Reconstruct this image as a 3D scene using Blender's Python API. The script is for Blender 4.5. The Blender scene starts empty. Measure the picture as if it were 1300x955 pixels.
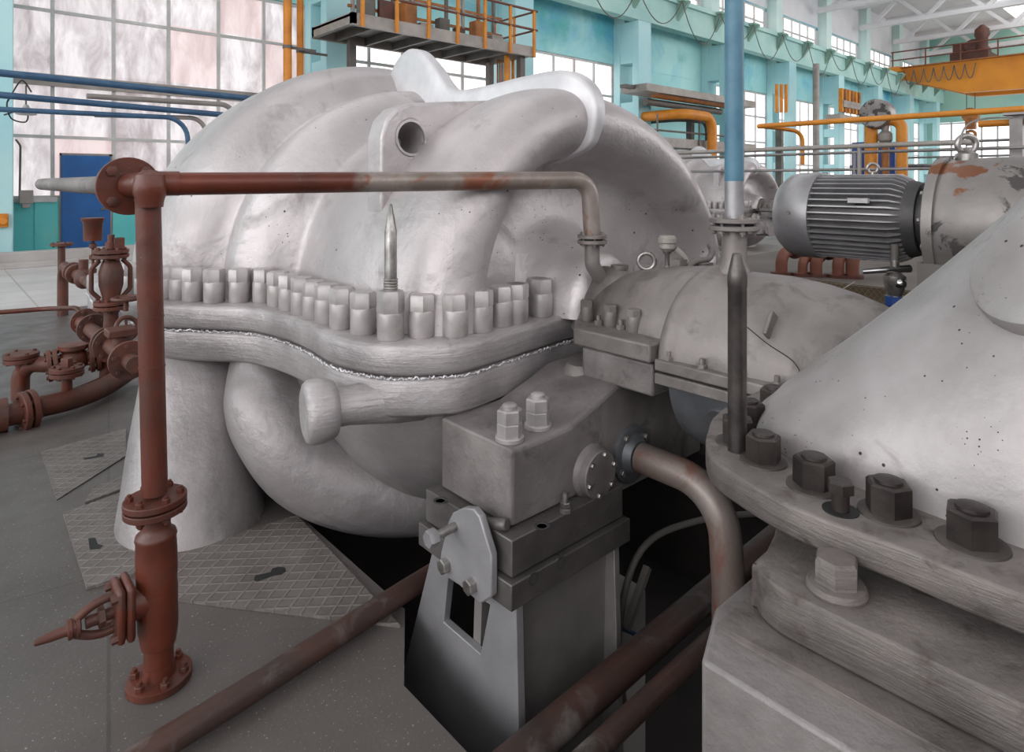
import bpy, bmesh, math, random
from mathutils import Vector as V, Matrix
random.seed(7)
SC = bpy.context.scene
COL = SC.collection
PI = math.pi
def R(a): return math.radians(a)
# ------------------------------------------------------------------ place
# metres; X runs along the long wall, Y along the machine shafts towards the wall, Z up
EYE = V((0, 0, 1.65)); FW = V((.673, .7397, 0)).normalized(); RT = V((FW.y, -FW.x, 0)); FOC = 820.0
def ray(u, v): return FW + RT*((u-650)/FOC) + V((0, 0, 1))*((230-v)/FOC)
def at(u, v, z): return EYE + ray(u, v)*((z-EYE.z)/((230-v)/FOC))
def atd(u, v, d): return EYE + ray(u, v)*d
def aty(u, v, y): r = ray(u, v); return EYE + r*(y/r.y)
def atx(u, v, x): r = ray(u, v); return EYE + r*(x/r.x)
# ------------------------------------------------------------------ materials
def lin(c):
    f = lambda x: x/12.92 if x <= .04045 else ((x+.055)/1.055)**2.4
    return (f(c[0]/255), f(c[1]/255), f(c[2]/255), 1)
class NT:
    def __init__(s, name):
        s.m = bpy.data.materials.new(name); s.m.use_nodes = True
        s.t = s.m.node_tree; s.b = s.t.nodes['Principled BSDF']
        s.tc = s.t.nodes.new('ShaderNodeTexCoord')
    def n(s, typ, **k):
        o = s.t.nodes.new(typ)
        for a, b in k.items():
            if a.startswith('i_'):
                key = a[2:].replace('_', ' ')
                o.inputs[key].default_value = b
            else: setattr(o, a, b)
        return o
    def l(s, a, b): s.t.links.new(a, b)
    def noise(s, scale, detail=4, rough=.55, dist=0, vec=None):
        o = s.n('ShaderNodeTexNoise', i_Scale=scale, i_Detail=detail, i_Roughness=rough, i_Distortion=dist)
        s.l(vec or s.tc.outputs['Object'], o.inputs['Vector']); return o.outputs['Fac']
    def ramp(s, fac, p0, p1, a=0., b=1.):
        o = s.n('ShaderNodeMapRange'); o.inputs[1].default_value = p0; o.inputs[2].default_value = p1
        o.inputs[3].default_value = a; o.inputs[4].default_value = b
        s.l(fac, o.inputs[0]); return o.outputs[0]
    def mix(s, fac, a, b):
        o = s.n('ShaderNodeMix', data_type='RGBA')
        if isinstance(fac, (int, float)): o.inputs[0].default_value = fac
        else: s.l(fac, o.inputs[0])
        for k, x in ((6, a), (7, b)):
            if isinstance(x, tuple): o.inputs[k].default_value = x
            else: s.l(x, o.inputs[k])
        return o.outputs[2]
    def math(s, op, a, b=0.):
        o = s.n('ShaderNodeMath', operation=op)
        for k, x in ((0, a), (1, b)):
            if isinstance(x, (int, float)): o.inputs[k].default_value = x
            else: s.l(x, o.inputs[k])
        return o.outputs[0]
    def bump(s, h, strength=.3, dist=.01, prev=None):
        o = s.n('ShaderNodeBump', i_Strength=strength, i_Distance=dist); s.l(h, o.inputs['Height'])
        if prev: s.l(prev, o.inputs['Normal'])
        return o.outputs['Normal']
    def out(s, col=None, rough=None, metal=0., norm=None, spec=None):
        for k, x in (('Base Color', col), ('Roughness', rough), ('Metallic', metal), ('Normal', norm), ('Specular IOR Level', spec)):
            if x is None: continue
            if isinstance(x, (tuple, int, float)): s.b.inputs[k].default_value = x
            else: s.l(x, s.b.inputs[k])
        return s.m
def paint(name, c1, c2=None, rough=.5, metal=0., scale=3., bump=.15, bscale=25., dirt=None, dirt_at=(.62, .7), dscale=9., specks=None, sscale=30., sthr=.2, brush=0.):
    """brushed or sprayed paint: two tones, orange-peel bump, dirt patches, small chips"""
    t = NT(name); c2 = c2 or c1
    col = t.mix(t.ramp(t.noise(scale, 5), .35, .65), lin(c1), lin(c2))
    r = rough
    if dirt:
        d = t.ramp(t.noise(dscale, 8, .65, .6), dirt_at[0], dirt_at[1])
        col = t.mix(d, col, lin(dirt)); r = t.ramp(d, 0, 1, rough, min(.95, rough+.3))
    if specks:
        vo = t.n('ShaderNodeTexVoronoi', i_Scale=sscale); t.l(t.tc.outputs['Object'], vo.inputs['Vector'])
        n = t.noise(sscale*.22, 3, .6)
        m = t.math('SUBTRACT', t.ramp(n, .40, .64, 0, sthr), vo.outputs['Distance'])
        col = t.mix(t.ramp(m, 0, .03), col, lin(specks))
        v2 = t.n('ShaderNodeTexVoronoi', i_Scale=sscale*2.3); t.l(t.tc.outputs['Object'], v2.inputs['Vector'])
        m2 = t.math('SUBTRACT', t.ramp(t.noise(sscale*.12+1, 3, .6), .46, .7, 0, sthr*1.25), v2.outputs['Distance'])
        col = t.mix(t.ramp(m2, 0, .04), col, lin(specks))
    nb = t.bump(t.noise(bscale, 6, .62), bump, .012, t.bump(t.noise(bscale*.22, 2, .5), bump*.9, .03)) if bump else None
    if brush:
        mp = t.n('ShaderNodeMapping'); mp.inputs['Scale'].default_value = (5, 5, 70); t.l(t.tc.outputs['Object'], mp.inputs['Vector'])
        st = t.noise(1., 5, .7, .6, mp.outputs[0]); nb = t.bump(st, brush, .008, nb)
        col = t.mix(t.ramp(st, .45, .7, 0, .28), col, lin((96, 90, 88)))
    return t.out(col, r, metal, nb)
ORD = ('first', 'second', 'third', 'fourth', 'fifth', 'sixth', 'seventh', 'eighth', 'ninth', 'tenth', 'eleventh')
M = {}
SIL = (186, 181, 181); SIL2 = (168, 163, 163)
M['silver'] = paint('silver_paint', (196, 189, 189), (174, 167, 167), 0.42, 0.42, 2.2, .6, 13, dirt=(140, 133, 131), dirt_at=(.55, .76), dscale=2.6, specks=(52, 46, 44), sscale=15, sthr=.11)
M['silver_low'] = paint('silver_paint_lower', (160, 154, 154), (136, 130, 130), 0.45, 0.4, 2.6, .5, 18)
M['silver_flange'] = paint('silver_paint_brushed', (190, 184, 184), (158, 152, 152), 0.43, 0.42, 3.5, .6, 16, dirt=(98, 92, 90), dirt_at=(.66, .8), brush=.5)
M['silver_nut'] = paint('silver_nut', (188, 182, 181), (158, 152, 150), .42, .4, 9, .12, 40)
M['rim'] = paint('white_silver_rim', (214, 212, 214), (192, 190, 192), .45, .35, 4, .15, 20)
M['housing'] = paint('dusty_silver', (138, 131, 128), (104, 98, 95), 0.5, 0.3, 3.2, .25, 20, dirt=(88, 82, 78), dirt_at=(.55, .75), dscale=5, specks=(50, 45, 42), sscale=42, sthr=.07)
M['foot'] = paint('dusty_foot', (140, 134, 132), (106, 100, 98), 0.55, 0.28, 4, .55, 16, dirt=(76, 71, 68), dirt_at=(.58, .78), dscale=6)
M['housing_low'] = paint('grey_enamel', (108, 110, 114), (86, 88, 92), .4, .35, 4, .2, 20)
M['gear_case'] = paint('chipped_silver', (178, 172, 172), (148, 141, 139), 0.45, 0.36, 2.8, .22, 18, dirt=(112, 101, 95), dirt_at=(.6, .82), dscale=4.5, specks=(40, 34, 33), sscale=36, sthr=.17)
M['gear_flange'] = paint('worn_flange', (128, 120, 116), (98, 91, 88), 0.52, 0.3, 6, .5, 15, dirt=(78, 68, 63), dirt_at=(.55, .72), dscale=12, brush=.6)
M['dark_nut'] = paint('dark_oily_nut', (74, 66, 63), (50, 44, 42), .42, .6, 12, .15, 40, dirt=(92, 62, 45), dirt_at=(.66, .78), dscale=10)
M['rod'] = paint('dark_steel_rod', (104, 98, 95), (72, 67, 66), .36, .75, 14, .12, 40)
M['stand'] = paint('stand_silver', (160, 158, 160), (140, 138, 140), .45, .4, 3, .12, 30)
M['stand_top'] = paint('machined_plate', (114, 109, 107), (88, 84, 82), .45, .5, 5, .2, 30, dirt=(76, 71, 68), dirt_at=(.6, .75))
M['stand_side'] = paint('stand_web', (146, 141, 139), (124, 120, 118), .5, .4, 4, .15, 30)
M['steel'] = paint('bare_steel', (172, 168, 164), (130, 126, 122), .32, .8, 20, .08, 60)
M['rust'] = paint('rust_paint', (100, 46, 30), (74, 38, 28), .4, 0, 4, .2, 30, dirt=(70, 52, 44), dirt_at=(.52, .74), dscale=6, specks=(150, 128, 112), sscale=24, sthr=.08)
M['rust_dark'] = paint('rust_paint_dark', (98, 52, 38), (72, 43, 35), .55, 0, 5, .3, 30, dirt=(74, 62, 56), dirt_at=(.55, .72), dscale=10)
M['pit_pipe'] = paint('pit_pipe', (78, 54, 47), (60, 50, 46), .5, .1, 4, .3, 20, dirt=(110, 102, 98), dirt_at=(.55, .7), dscale=5)
M['washer'] = paint('rusty_washer', (86, 79, 75), (64, 58, 55), .55, .3, 10, .2, 40)
M['kerb'] = paint('kerb_concrete', (176, 171, 168), (150, 145, 142), .8, 0, 1, .1, 8)
M['elbow'] = paint('pale_rust', (124, 72, 54), (98, 60, 48), .6, 0, 6, .2, 30)
M['deck'] = paint('brown_deck', (104, 95, 88), (84, 77, 72), .7, 0, 2, .1)
M['drain'] = paint('drain_pipe', (138, 128, 122), (112, 98, 92), .4, .3, 3, .2, 20, dirt=(112, 62, 44), dirt_at=(.5, .66), dscale=3.5)
M['orange'] = paint('orange_paint', (206, 132, 30), (186, 112, 26), .5, 0, 3, .05)
M['orange_dull'] = paint('orange_dull', (168, 104, 44), (128, 80, 42), .6, 0, 3, .1, dirt=(84, 58, 42))
M['crane'] = paint('crane_orange', (214, 138, 34), (196, 120, 30), .5, 0, .5, .02)
M['maroon'] = paint('maroon_rail', (112, 66, 48), (92, 54, 42), .55)
M['blue_pipe'] = paint('blue_paint', (58, 92, 122), (44, 74, 104), .45, 0, 5, .12, 30, dirt=(70, 78, 84), dirt_at=(.66, .75))
M['pole'] = paint('pole_paint', (86, 128, 146), (62, 104, 126), .45, 0, 6, .15, 30, dirt=(108, 128, 136), dirt_at=(.62, .75))
M['door_blue'] = paint('door_blue', (22, 92, 158), (18, 80, 140), .5)
M['panel_blue'] = paint('panel_blue', (30, 70, 140), (26, 60, 122), .5)
M['grey_steel'] = paint('grey_steel', (158, 151, 145), (132, 126, 120), .55, .2, 2, .1)
M['grey_dark'] = paint('dark_steel', (108, 103, 98), (84, 80, 76), .6, .1, 2, .1)
M['rail_grey'] = paint('rail_grey', (148, 144, 142), (120, 116, 114), .45, .4, 4, .05)
M['black'] = paint('black_rubber', (34, 33, 33), (26, 26, 26), .6)
M['motor'] = paint('motor_silver', (168, 166, 168), (140, 138, 140), .4, .55, 5, .08, dirt=(104, 100, 98), dirt_at=(.66, .8))
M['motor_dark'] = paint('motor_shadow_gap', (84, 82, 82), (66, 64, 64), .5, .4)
M['gearbox'] = paint('peeling_silver', (150, 144, 141), (122, 117, 114), .45, .5, 3, .2, 18, dirt=(84, 80, 79), dirt_at=(.54, .57), dscale=3.6, specks=(60, 54, 50), sscale=30, sthr=.1)
M['chrome'] = paint('chrome', (200, 200, 200), (180, 180, 180), .15, 1., 3, 0)
M['white_mach'] = paint('pale_machine', (196, 194, 194), (172, 170, 170), .5, .3, 3, .1)
M['teal'] = None
def wall_mat():
    t = NT('teal_wall')
    sep = t.n('ShaderNodeSeparateXYZ'); t.l(t.tc.outputs['Object'], sep.inputs[0])
    base = t.mix(t.ramp(t.noise(.35, 5), .35, .65), lin((150, 208, 210)), lin((172, 220, 218)))
    st = t.math('MULTIPLY', t.ramp(t.noise(.3, 7, .65, .5), .46, .66), t.ramp(sep.outputs['Z'], 5.6, 8.3, 0, 1))
    col = t.mix(st, base, lin((62, 164, 204)))
    gr = t.math('MULTIPLY', t.ramp(t.noise(.45, 6, .6, .3), .58, .72), t.ramp(sep.outputs['Z'], 5.0, 7., 0, .7))
    col = t.mix(gr, col, lin((84, 178, 168)))
    return t.out(col, .7)
M['teal'] = wall_mat()
M['teal_col'] = paint('pale_teal_column', (176, 214, 216), (158, 204, 210), .7, 0, .6, 0)
M['teal_beam'] = paint('pale_green_beam', (172, 206, 198), (150, 192, 188), .7, 0, .8, 0)
M['teal_low'] = paint('turquoise_panel', (88, 186, 188), (104, 196, 190), .6, 0, 1.5, .05, dirt=(150, 176, 160), dirt_at=(.6, .7), dscale=3)
M['col_up'] = paint('upper_column', (204, 224, 218), (190, 216, 212), .7, 0, .6, 0)
M['bracket'] = paint('green_bracket', (142, 174, 160), (126, 160, 148), .7)
M['white_wall'] = paint('white_plaster', (214, 214, 216), (200, 202, 206), .8, 0, .5, 0)
M['roof'] = paint('roof_white', (222, 222, 222), (206, 206, 208), .8, 0, .3, 0)
M['frame'] = paint('window_frame_paint', (196, 196, 194), (176, 176, 174), .6)
M['end_teal'] = paint('end_wall_teal', (178, 212, 194), (154, 204, 196), .7, 0, .25, 0)
def pane_mat(name, lo, hi, strength, cell=(1.16, 1.0, 1.4), off=(2.08, 0, 1.27)):
    """glazing lit from outside by the sky, dirt and reflections painted into its glow"""
    t = NT(name)
    mp = t.n('ShaderNodeVectorMath', operation='SUBTRACT'); t.l(t.tc.outputs['Object'], mp.inputs[0]); mp.inputs[1].default_value = off
    dv = t.n('ShaderNodeVectorMath', operation='DIVIDE'); t.l(mp.outputs[0], dv.inputs[0]); dv.inputs[1].default_value = cell
    fl = t.n('ShaderNodeVectorMath', operation='FLOOR'); t.l(dv.outputs[0], fl.inputs[0])
    wn = t.n('ShaderNodeTexWhiteNoise'); t.l(fl.outputs[0], wn.inputs['Vector'])
    st = t.n('ShaderNodeMapping'); st.inputs['Scale'].default_value = (1.6, 1, .55); t.l(t.tc.outputs['Object'], st.inputs['Vector'])
    f = t.math('ADD', t.math('MULTIPLY', t.ramp(t.noise(1.6, 6, .65, .5, st.outputs[0]), .36, .62), .8), t.math('MULTIPLY', wn.outputs['Value'], .3))  # mottling paints dirt and dim outdoor reflections into the glow
    col = t.mix(f, lin(lo), lin(hi))
    pk = t.math('GREATER_THAN', wn.outputs['Value'], .8)
    col = t.mix(t.math('MULTIPLY', pk, .45), col, lin((226, 178, 172)))  # pink tint puts a reflection into some panes
    t.b.inputs['Base Color'].default_value = (.3, .3, .3, 1)
    t.l(col, t.b.inputs['Emission Color']); t.b.inputs['Emission Strength'].default_value = strength
    t.b.inputs['Roughness'].default_value = .3
    return t.m
M['pane'] = pane_mat('dirt_reflection_pane', (150, 132, 136), (250, 242, 244), .62)
for nm_, st_ in (('pane_fill', 3.2), ('pane_front', 1.7), ('pane_roof', 1.5)): M[nm_] = pane_mat(nm_, (240, 244, 250), (255, 255, 255), st_, off=(0, 0, 0))  # the strongest of these is fill glow for added, unseen windows
M['pane_bright'] = pane_mat('bright_pane', (232, 232, 236), (255, 255, 255), 1.3, off=(0, 0, 0))
def floor_mat():
    t = NT('concrete_floor')
    c = t.mix(t.ramp(t.noise(.9, 7, .6), .3, .7), lin((100, 94, 91)), lin((77, 71, 68)))
    c = t.mix(t.ramp(t.noise(5, 8, .7, .4), .55, .75, 0, .7), c, lin((92, 84, 80)))
    c = t.mix(t.ramp(t.noise(90, 2, .6), .66, .7, 0, .55), c, lin((186, 182, 178)))
    br = t.n('ShaderNodeTexBrick', offset=.0, i_Scale=1., i_Mortar_Size=.006, i_Brick_Width=2.4, i_Row_Height=1.6)
    mp = t.n('ShaderNodeMapping'); mp.inputs['Rotation'].default_value = (0, 0, .18); t.l(t.tc.outputs['Object'], mp.inputs['Vector']); t.l(mp.outputs[0], br.inputs['Vector'])
    c = t.mix(t.math('MULTIPLY', br.outputs['Fac'], .5), c, lin((62, 56, 53)))
    c = t.mix(t.ramp(t.noise(1.1, 4, .6, .8), .7, .74, 0, .6), c, lin((116, 72, 44)))
    return t.out(c, t.ramp(t.noise(4, 4), .3, .7, .3, .52), 0, t.bump(t.noise(60, 5), .12, .01))
M['floor'] = floor_mat()
def tile_mat():
    t = NT('pale_floor_tiles')
    c = t.mix(t.ramp(t.noise(.8, 6), .3, .7), lin((206, 202, 200)), lin((176, 172, 170)))
    br = t.n('ShaderNodeTexBrick', offset=0., i_Scale=1., i_Mortar_Size=.012, i_Brick_Width=1.1, i_Row_Height=1.1); t.l(t.tc.outputs['Object'], br.inputs['Vector'])
    return t.out(t.mix(t.math('MULTIPLY', br.outputs['Fac'], .5), c, lin((120, 114, 110))), .45)
M['tiles'] = tile_mat()
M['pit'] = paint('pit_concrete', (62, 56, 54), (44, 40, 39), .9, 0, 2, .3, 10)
def tread_mat(name, c1, c2, scale, vert=False):
    t = NT(name)
    hs = []
    for a in (.9, -.9):
        mp = t.n('ShaderNodeMapping'); mp.inputs['Rotation'].default_value = (0, 0, a); vec = t.tc.outputs['Object']
        if vert:
            m0 = t.n('ShaderNodeMapping'); m0.inputs['Rotation'].default_value = (0, PI/2, 0); t.l(vec, m0.inputs['Vector']); vec = m0.outputs[0]
        t.l(vec, mp.inputs['Vector'])
        w = t.n('ShaderNodeTexWave', i_Scale=scale, i_Distortion=0.); t.l(mp.outputs[0], w.inputs['Vector']); hs.append(t.ramp(w.outputs['Fac'], .86, .97))
    h = t.math('MAXIMUM', hs[0], hs[1])
    c = t.mix(t.ramp(t.noise(5, 6, .6), .35, .7), lin(c1), lin(c2))
    c = t.mix(t.ramp(h, 0, 1, 0, .22), c, lin((170, 162, 156)))
    return t.out(c, .5, .3, t.bump(h, .7, .006))
M['tread'] = tread_mat('checker_plate', (128, 121, 117), (102, 95, 91), 5.5)
M['tread_ochre'] = tread_mat('ochre_checker_plate', (128, 110, 80), (100, 88, 68), 11, True)
# ------------------------------------------------------------------ mesh builder
def basis(ax):
    z = V(ax).normalized(); h = V((0, 0, 1)) if abs(z.z) < .9 else V((1, 0, 0))
    x = h.cross(z).normalized(); return x, z.cross(x), z
class MB:
    def __init__(s): s.v = []; s.f = []
    def add(s, vs, fs):
        o = len(s.v); s.v += [V(p) for p in vs]; s.f += [tuple(i+o for i in f) for f in fs]; return s
    def box(s, a, b):
        x0, y0, z0 = a; x1, y1, z1 = b
        return s.add([(x0,y0,z0),(x1,y0,z0),(x1,y1,z0),(x0,y1,z0),(x0,y0,z1),(x1,y0,z1),(x1,y1,z1),(x0,y1,z1)],
                     [(0,3,2,1),(4,5,6,7),(0,1,5,4),(1,2,6,5),(2,3,7,6),(3,0,4,7)])
    def obox(s, c, ex, ey, ez):
        c, ex, ey, ez = V(c), V(ex), V(ey), V(ez); p = []
        for k in (-1, 1):
            for i, j in ((-1,-1),(1,-1),(1,1),(-1,1)): p.append(c+ex*i+ey*j+ez*k)
        return s.add(p, [(0,3,2,1),(4,5,6,7),(0,1,5,4),(1,2,6,5),(2,3,7,6),(3,0,4,7)])
    def bar(s, p, q, w, h, up=(0,0,1)):
        p, q = V(p), V(q); d = q-p; y = V(up).cross(d)
        y = (y if y.length > 1e-6 else V((1,0,0))).normalized(); z = d.normalized().cross(y)
        return s.obox((p+q)/2, d/2, y*w/2, z*h/2)
    def lathe(s, o, ax, prof, n=32, a0=0., a1=2*PI, caps=True, up=None):
        """prof: (distance along axis, radius)"""
        o = V(o); x, y, z = basis(ax)
        if up is not None:
            x = (V(up)-z*V(up).dot(z)).normalized(); y = z.cross(x)
        full = abs(a1-a0-2*PI) < 1e-6; m = n if full else n+1; vs = []
        for t, r in prof:
            for i in range(m):
                a = a0+(a1-a0)*i/n; vs.append(o+z*t+(x*math.cos(a)+y*math.sin(a))*r)
        fs = []
        for k in range(len(prof)-1):
            for i in range(n):
                j = (i+1) % m if full else i+1
                fs.append((k*m+i, k*m+j, (k+1)*m+j, (k+1)*m+i))
        if caps and full:
            if prof[0][1] > 1e-5: fs.append(tuple(range(m-1, -1, -1)))
            if prof[-1][1] > 1e-5: fs.append(tuple((len(prof)-1)*m+i for i in range(m)))
        return s.add(vs, fs)
    def cyl(s, p, q, r, n=24, r2=None, bev=0.):
        p, q = V(p), V(q); L = (q-p).length; r2 = r if r2 is None else r2
        pr = [(0, r), (L, r2)] if not bev else [(0, r-bev), (bev, r), (L-bev, r2), (L, r2-bev)]
        return s.lathe(p, q-p, pr, n)
    def hexn(s, o, ax, r, h, up=None, bev=.12):
        """hexagon of corner radius r"""
        return s.lathe(o, ax, [(0, r), (h*(1-bev), r), (h, r*.88)], 6, up=up)
    def tube(s, pts, r, n=16, caps=True):
        pts = [V(p) for p in pts]; rs = r if isinstance(r, (list, tuple)) else [r]*len(pts)
        vs = []; prev = None
        for i, p in enumerate(pts):
            d = (pts[min(i+1, len(pts)-1)]-pts[max(i-1, 0)]).normalized()
            if prev is None: x, y, _ = basis(d)
            else:
                x = (prev-d*prev.dot(d)); x = x.normalized(); y = d.cross(x)
            prev = x
            for k in range(n):
                a = 2*PI*k/n; vs.append(p+(x*math.cos(a)+y*math.sin(a))*rs[i])
        fs = [(i*n+k, i*n+(k+1) % n, (i+1)*n+(k+1) % n, (i+1)*n+k) for i in range(len(pts)-1) for k in range(n)]
        if caps: fs += [tuple(range(n-1, -1, -1)), tuple((len(pts)-1)*n+k for k in range(n))]
        return s.add(vs, fs)
    def prism(s, poly, o, ex, ey, ez, t0, t1):
        """poly in (ex, ey), extruded along ez from t0 to t1"""
        o, ex, ey, ez = V(o), V(ex), V(ey), V(ez); n = len(poly)
        vs = [o+ex*a+ey*b+ez*t for t in (t0, t1) for a, b in poly]
        fs = [tuple(range(n-1, -1, -1)), tuple(range(n, 2*n))]+[(i, (i+1) % n, n+(i+1) % n, n+i) for i in range(n)]
        return s.add(vs, fs)
    def plate(s, pts, z0, z1): return s.prism([(p[0], p[1]) for p in pts], (0,0,0), (1,0,0), (0,1,0), (0,0,1), z0, z1)
    def frame(s, outer, inner, o, ex, ey, ez, t0, t1):
        """ring between two outlines with the same number of points"""
        o, ex, ey, ez = V(o), V(ex), V(ey), V(ez); n = len(outer)
        vs = [o+ex*a+ey*b+ez*t for t in (t0, t1) for P in (outer, inner) for a, b in P]; fs = []
        for i in range(n):
            j = (i+1) % n
            fs += [(i, n+i, n+j, j), (2*n+i, 2*n+j, 3*n+j, 3*n+i), (i, j, 2*n+j, 2*n+i), (n+i, 3*n+i, 3*n+j, n+j)]
        return s.add(vs, fs)
    def torus(s, o, ax, r, t, n=32, m=12, a0=0., a1=2*PI):
        o = V(o); x, y, z = basis(ax); k = n if abs(a1-a0-2*PI) < 1e-6 else n+1
        pts = [o+(x*math.cos(a0+(a1-a0)*i/n)+y*math.sin(a0+(a1-a0)*i/n))*r for i in range(k)]
        if k == n: 
            vs = []
            for i, p in enumerate(pts):
                d = (p-o).normalized()
                for j in range(m): vs.append(p+(d*math.cos(2*PI*j/m)+z*math.sin(2*PI*j/m))*t)
            return s.add(vs, [(i*m+j, i*m+(j+1) % m, ((i+1) % n)*m+(j+1) % m, ((i+1) % n)*m+j) for i in range(n) for j in range(m)])
        return s.tube(pts, t, m)
    def sph(s, o, r, n=16, sc=(1,1,1)):
        o = V(o); pr = [(-r*math.cos(PI*i/n), max(1e-4, r*math.sin(PI*i/n))) for i in range(n+1)]
        b = MB().lathe((0,0,0), (0,0,1), pr, 2*n)
        return s.add([o+V((p.x*sc[0], p.y*sc[1], p.z*sc[2])) for p in b.v], b.f)
    def grid(s, rows, close=False):
        m = len(rows[0]); k = m if close else m-1
        vs = [p for r in rows for p in r]
        return s.add(vs, [(i*m+j, i*m+(j+1) % m, (i+1)*m+(j+1) % m, (i+1)*m+j) for i in range(len(rows)-1) for j in range(k)])
    def build(s, name, mat, parent=None, angle=38, bevel=0., seg=2, sub=0, label=None):
        off = wloc(parent) if parent else V((0,0,0))
        me = bpy.data.meshes.new(name); me.from_pydata([p-off for p in s.v], [], s.f)
        bm = bmesh.new(); bm.from_mesh(me); bmesh.ops.remove_doubles(bm, verts=bm.verts, dist=1e-5)
        bmesh.ops.recalc_face_normals(bm, faces=bm.faces); bm.to_mesh(me); bm.free()
        me.polygons.foreach_set('use_smooth', [True]*len(me.polygons)); me.set_sharp_from_angle(angle=R(angle))
        me.materials.append(M[mat] if isinstance(mat, str) else mat)
        o = bpy.data.objects.new(name, me); COL.objects.link(o)
        if parent: o.parent = parent
        if bevel:
            b = o.modifiers.new('bevel', 'BEVEL'); b.width = bevel; b.segments = seg; b.limit_method = 'ANGLE'; b.angle_limit = R(35)
        if sub:
            b = o.modifiers.new('sub', 'SUBSURF'); b.levels = sub; b.render_levels = sub
        if label: o['label'] = label
        return o
def wloc(o):
    p = V((0,0,0))
    while o is not None: p = p+o.location; o = o.parent
    return p
def tag(o, label, cat, group=None, kind=None):
    o['label'] = label; o['category'] = cat
    if group: o['group'] = group
    if kind: o['kind'] = kind
    return o
def thing(name, label, cat, loc, group=None):
    o = bpy.data.objects.new(name, None); COL.objects.link(o); o.location = V(loc); o.empty_display_size = .1
    return tag(o, label, cat, group)
def struct(o): o['kind'] = 'structure'; return o
def inst(o, parent, pos, label=None, rot=None):
    """a further copy of a part (shared mesh) at a world position"""
    c = o.copy(); COL.objects.link(c); c.parent = parent; c.location = V(pos)-wloc(parent)
    if rot is not None: c.rotation_euler = rot
    if label: c['label'] = label
    return c
def copy_tree(o, parent=None):
    c = o.copy(); COL.objects.link(c); c.parent = parent
    for k in list(o.children): copy_tree(k, c)
    return c
def curve(pts, per=8):
    """Catmull-Rom through points of any dimension"""
    P = [tuple(p) for p in pts]; P = [tuple(2*a-b for a, b in zip(P[0], P[1]))]+P+[tuple(2*a-b for a, b in zip(P[-1], P[-2]))]
    out = []
    for i in range(1, len(P)-2):
        for k in range(per):
            t = k/per
            out.append(tuple(.5*(2*b+(c-a)*t+(2*a-5*b+4*c-d)*t*t+(3*b-a-3*c+d)*t**3) for a, b, c, d in zip(P[i-1], P[i], P[i+1], P[i+2])))
    out.append(P[-2]); return out
def bent(pts, rad, n=7):
    """polyline with rounded corners"""
    pts = [V(p) for p in pts]; out = [pts[0]]
    for i in range(1, len(pts)-1):
        a, b, c = pts[i-1], pts[i], pts[i+1]; d0 = (a-b).normalized(); d1 = (c-b).normalized()
        ang = d0.angle(d1)
        if ang > PI-.02: out.append(b); continue
        t = min(rad/math.tan(ang/2), (a-b).length*.49, (c-b).length*.49); rr = t*math.tan(ang/2)
        ctr = b+(d0+d1).normalized()*(rr/math.sin(ang/2)); p0 = b+d0*t-ctr; p1 = b+d1*t-ctr
        th = p0.angle(p1); ax = p0.cross(p1).normalized()
        for k in range(n+1): out.append(ctr+Matrix.Rotation(th*k/n, 3, ax) @ p0)
    return out+[pts[-1]]
def flange_pair(o, ax, r, t, gap, root, mat, nb=4, rb=.011, name='flange', phase=.4, bolts=True, nutmat=None):
    """two flanges with a gap and bolts through them, as parts of root"""
    x, y, z = basis(ax); o = V(o)
    for k in (-1, 1):
        c = o+z*k*(gap/2+t/2)
        MB().cyl(c-z*t/2, c+z*t/2, r, 32, bev=t*.12).build(name, mat, root)
    MB().cyl(o-z*gap*.7, o+z*gap*.7, r*.72, 24).build('gasket', 'black', root)
    if bolts:
        for i in range(nb):
            a = phase+2*PI*i/nb; p = o+(x*math.cos(a)+y*math.sin(a))*r*.78; h = gap/2+t
            b = MB().cyl(p-z*(h+rb*1.6), p+z*(h+rb*1.6), rb*.55, 10)
            b.hexn(p+z*h, z, rb, rb*1.1).hexn(p-z*h, -z, rb, rb*1.1)
            b.build('flange_bolt', nutmat or mat, root)

from mathutils.bvhtree import BVHTree
def hit(o, u, v):
    """where the line of sight through a photo point meets a built surface, and its normal"""
    t = BVHTree.FromPolygons([x.co for x in o.data.vertices], [tuple(p.vertices) for p in o.data.polygons])
    l, n, i, d = t.ray_cast(EYE-wloc(o), ray(u, v).normalized())
    if n.dot(ray(u, v)) > 0: n = -n
    return l+wloc(o), n
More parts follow.
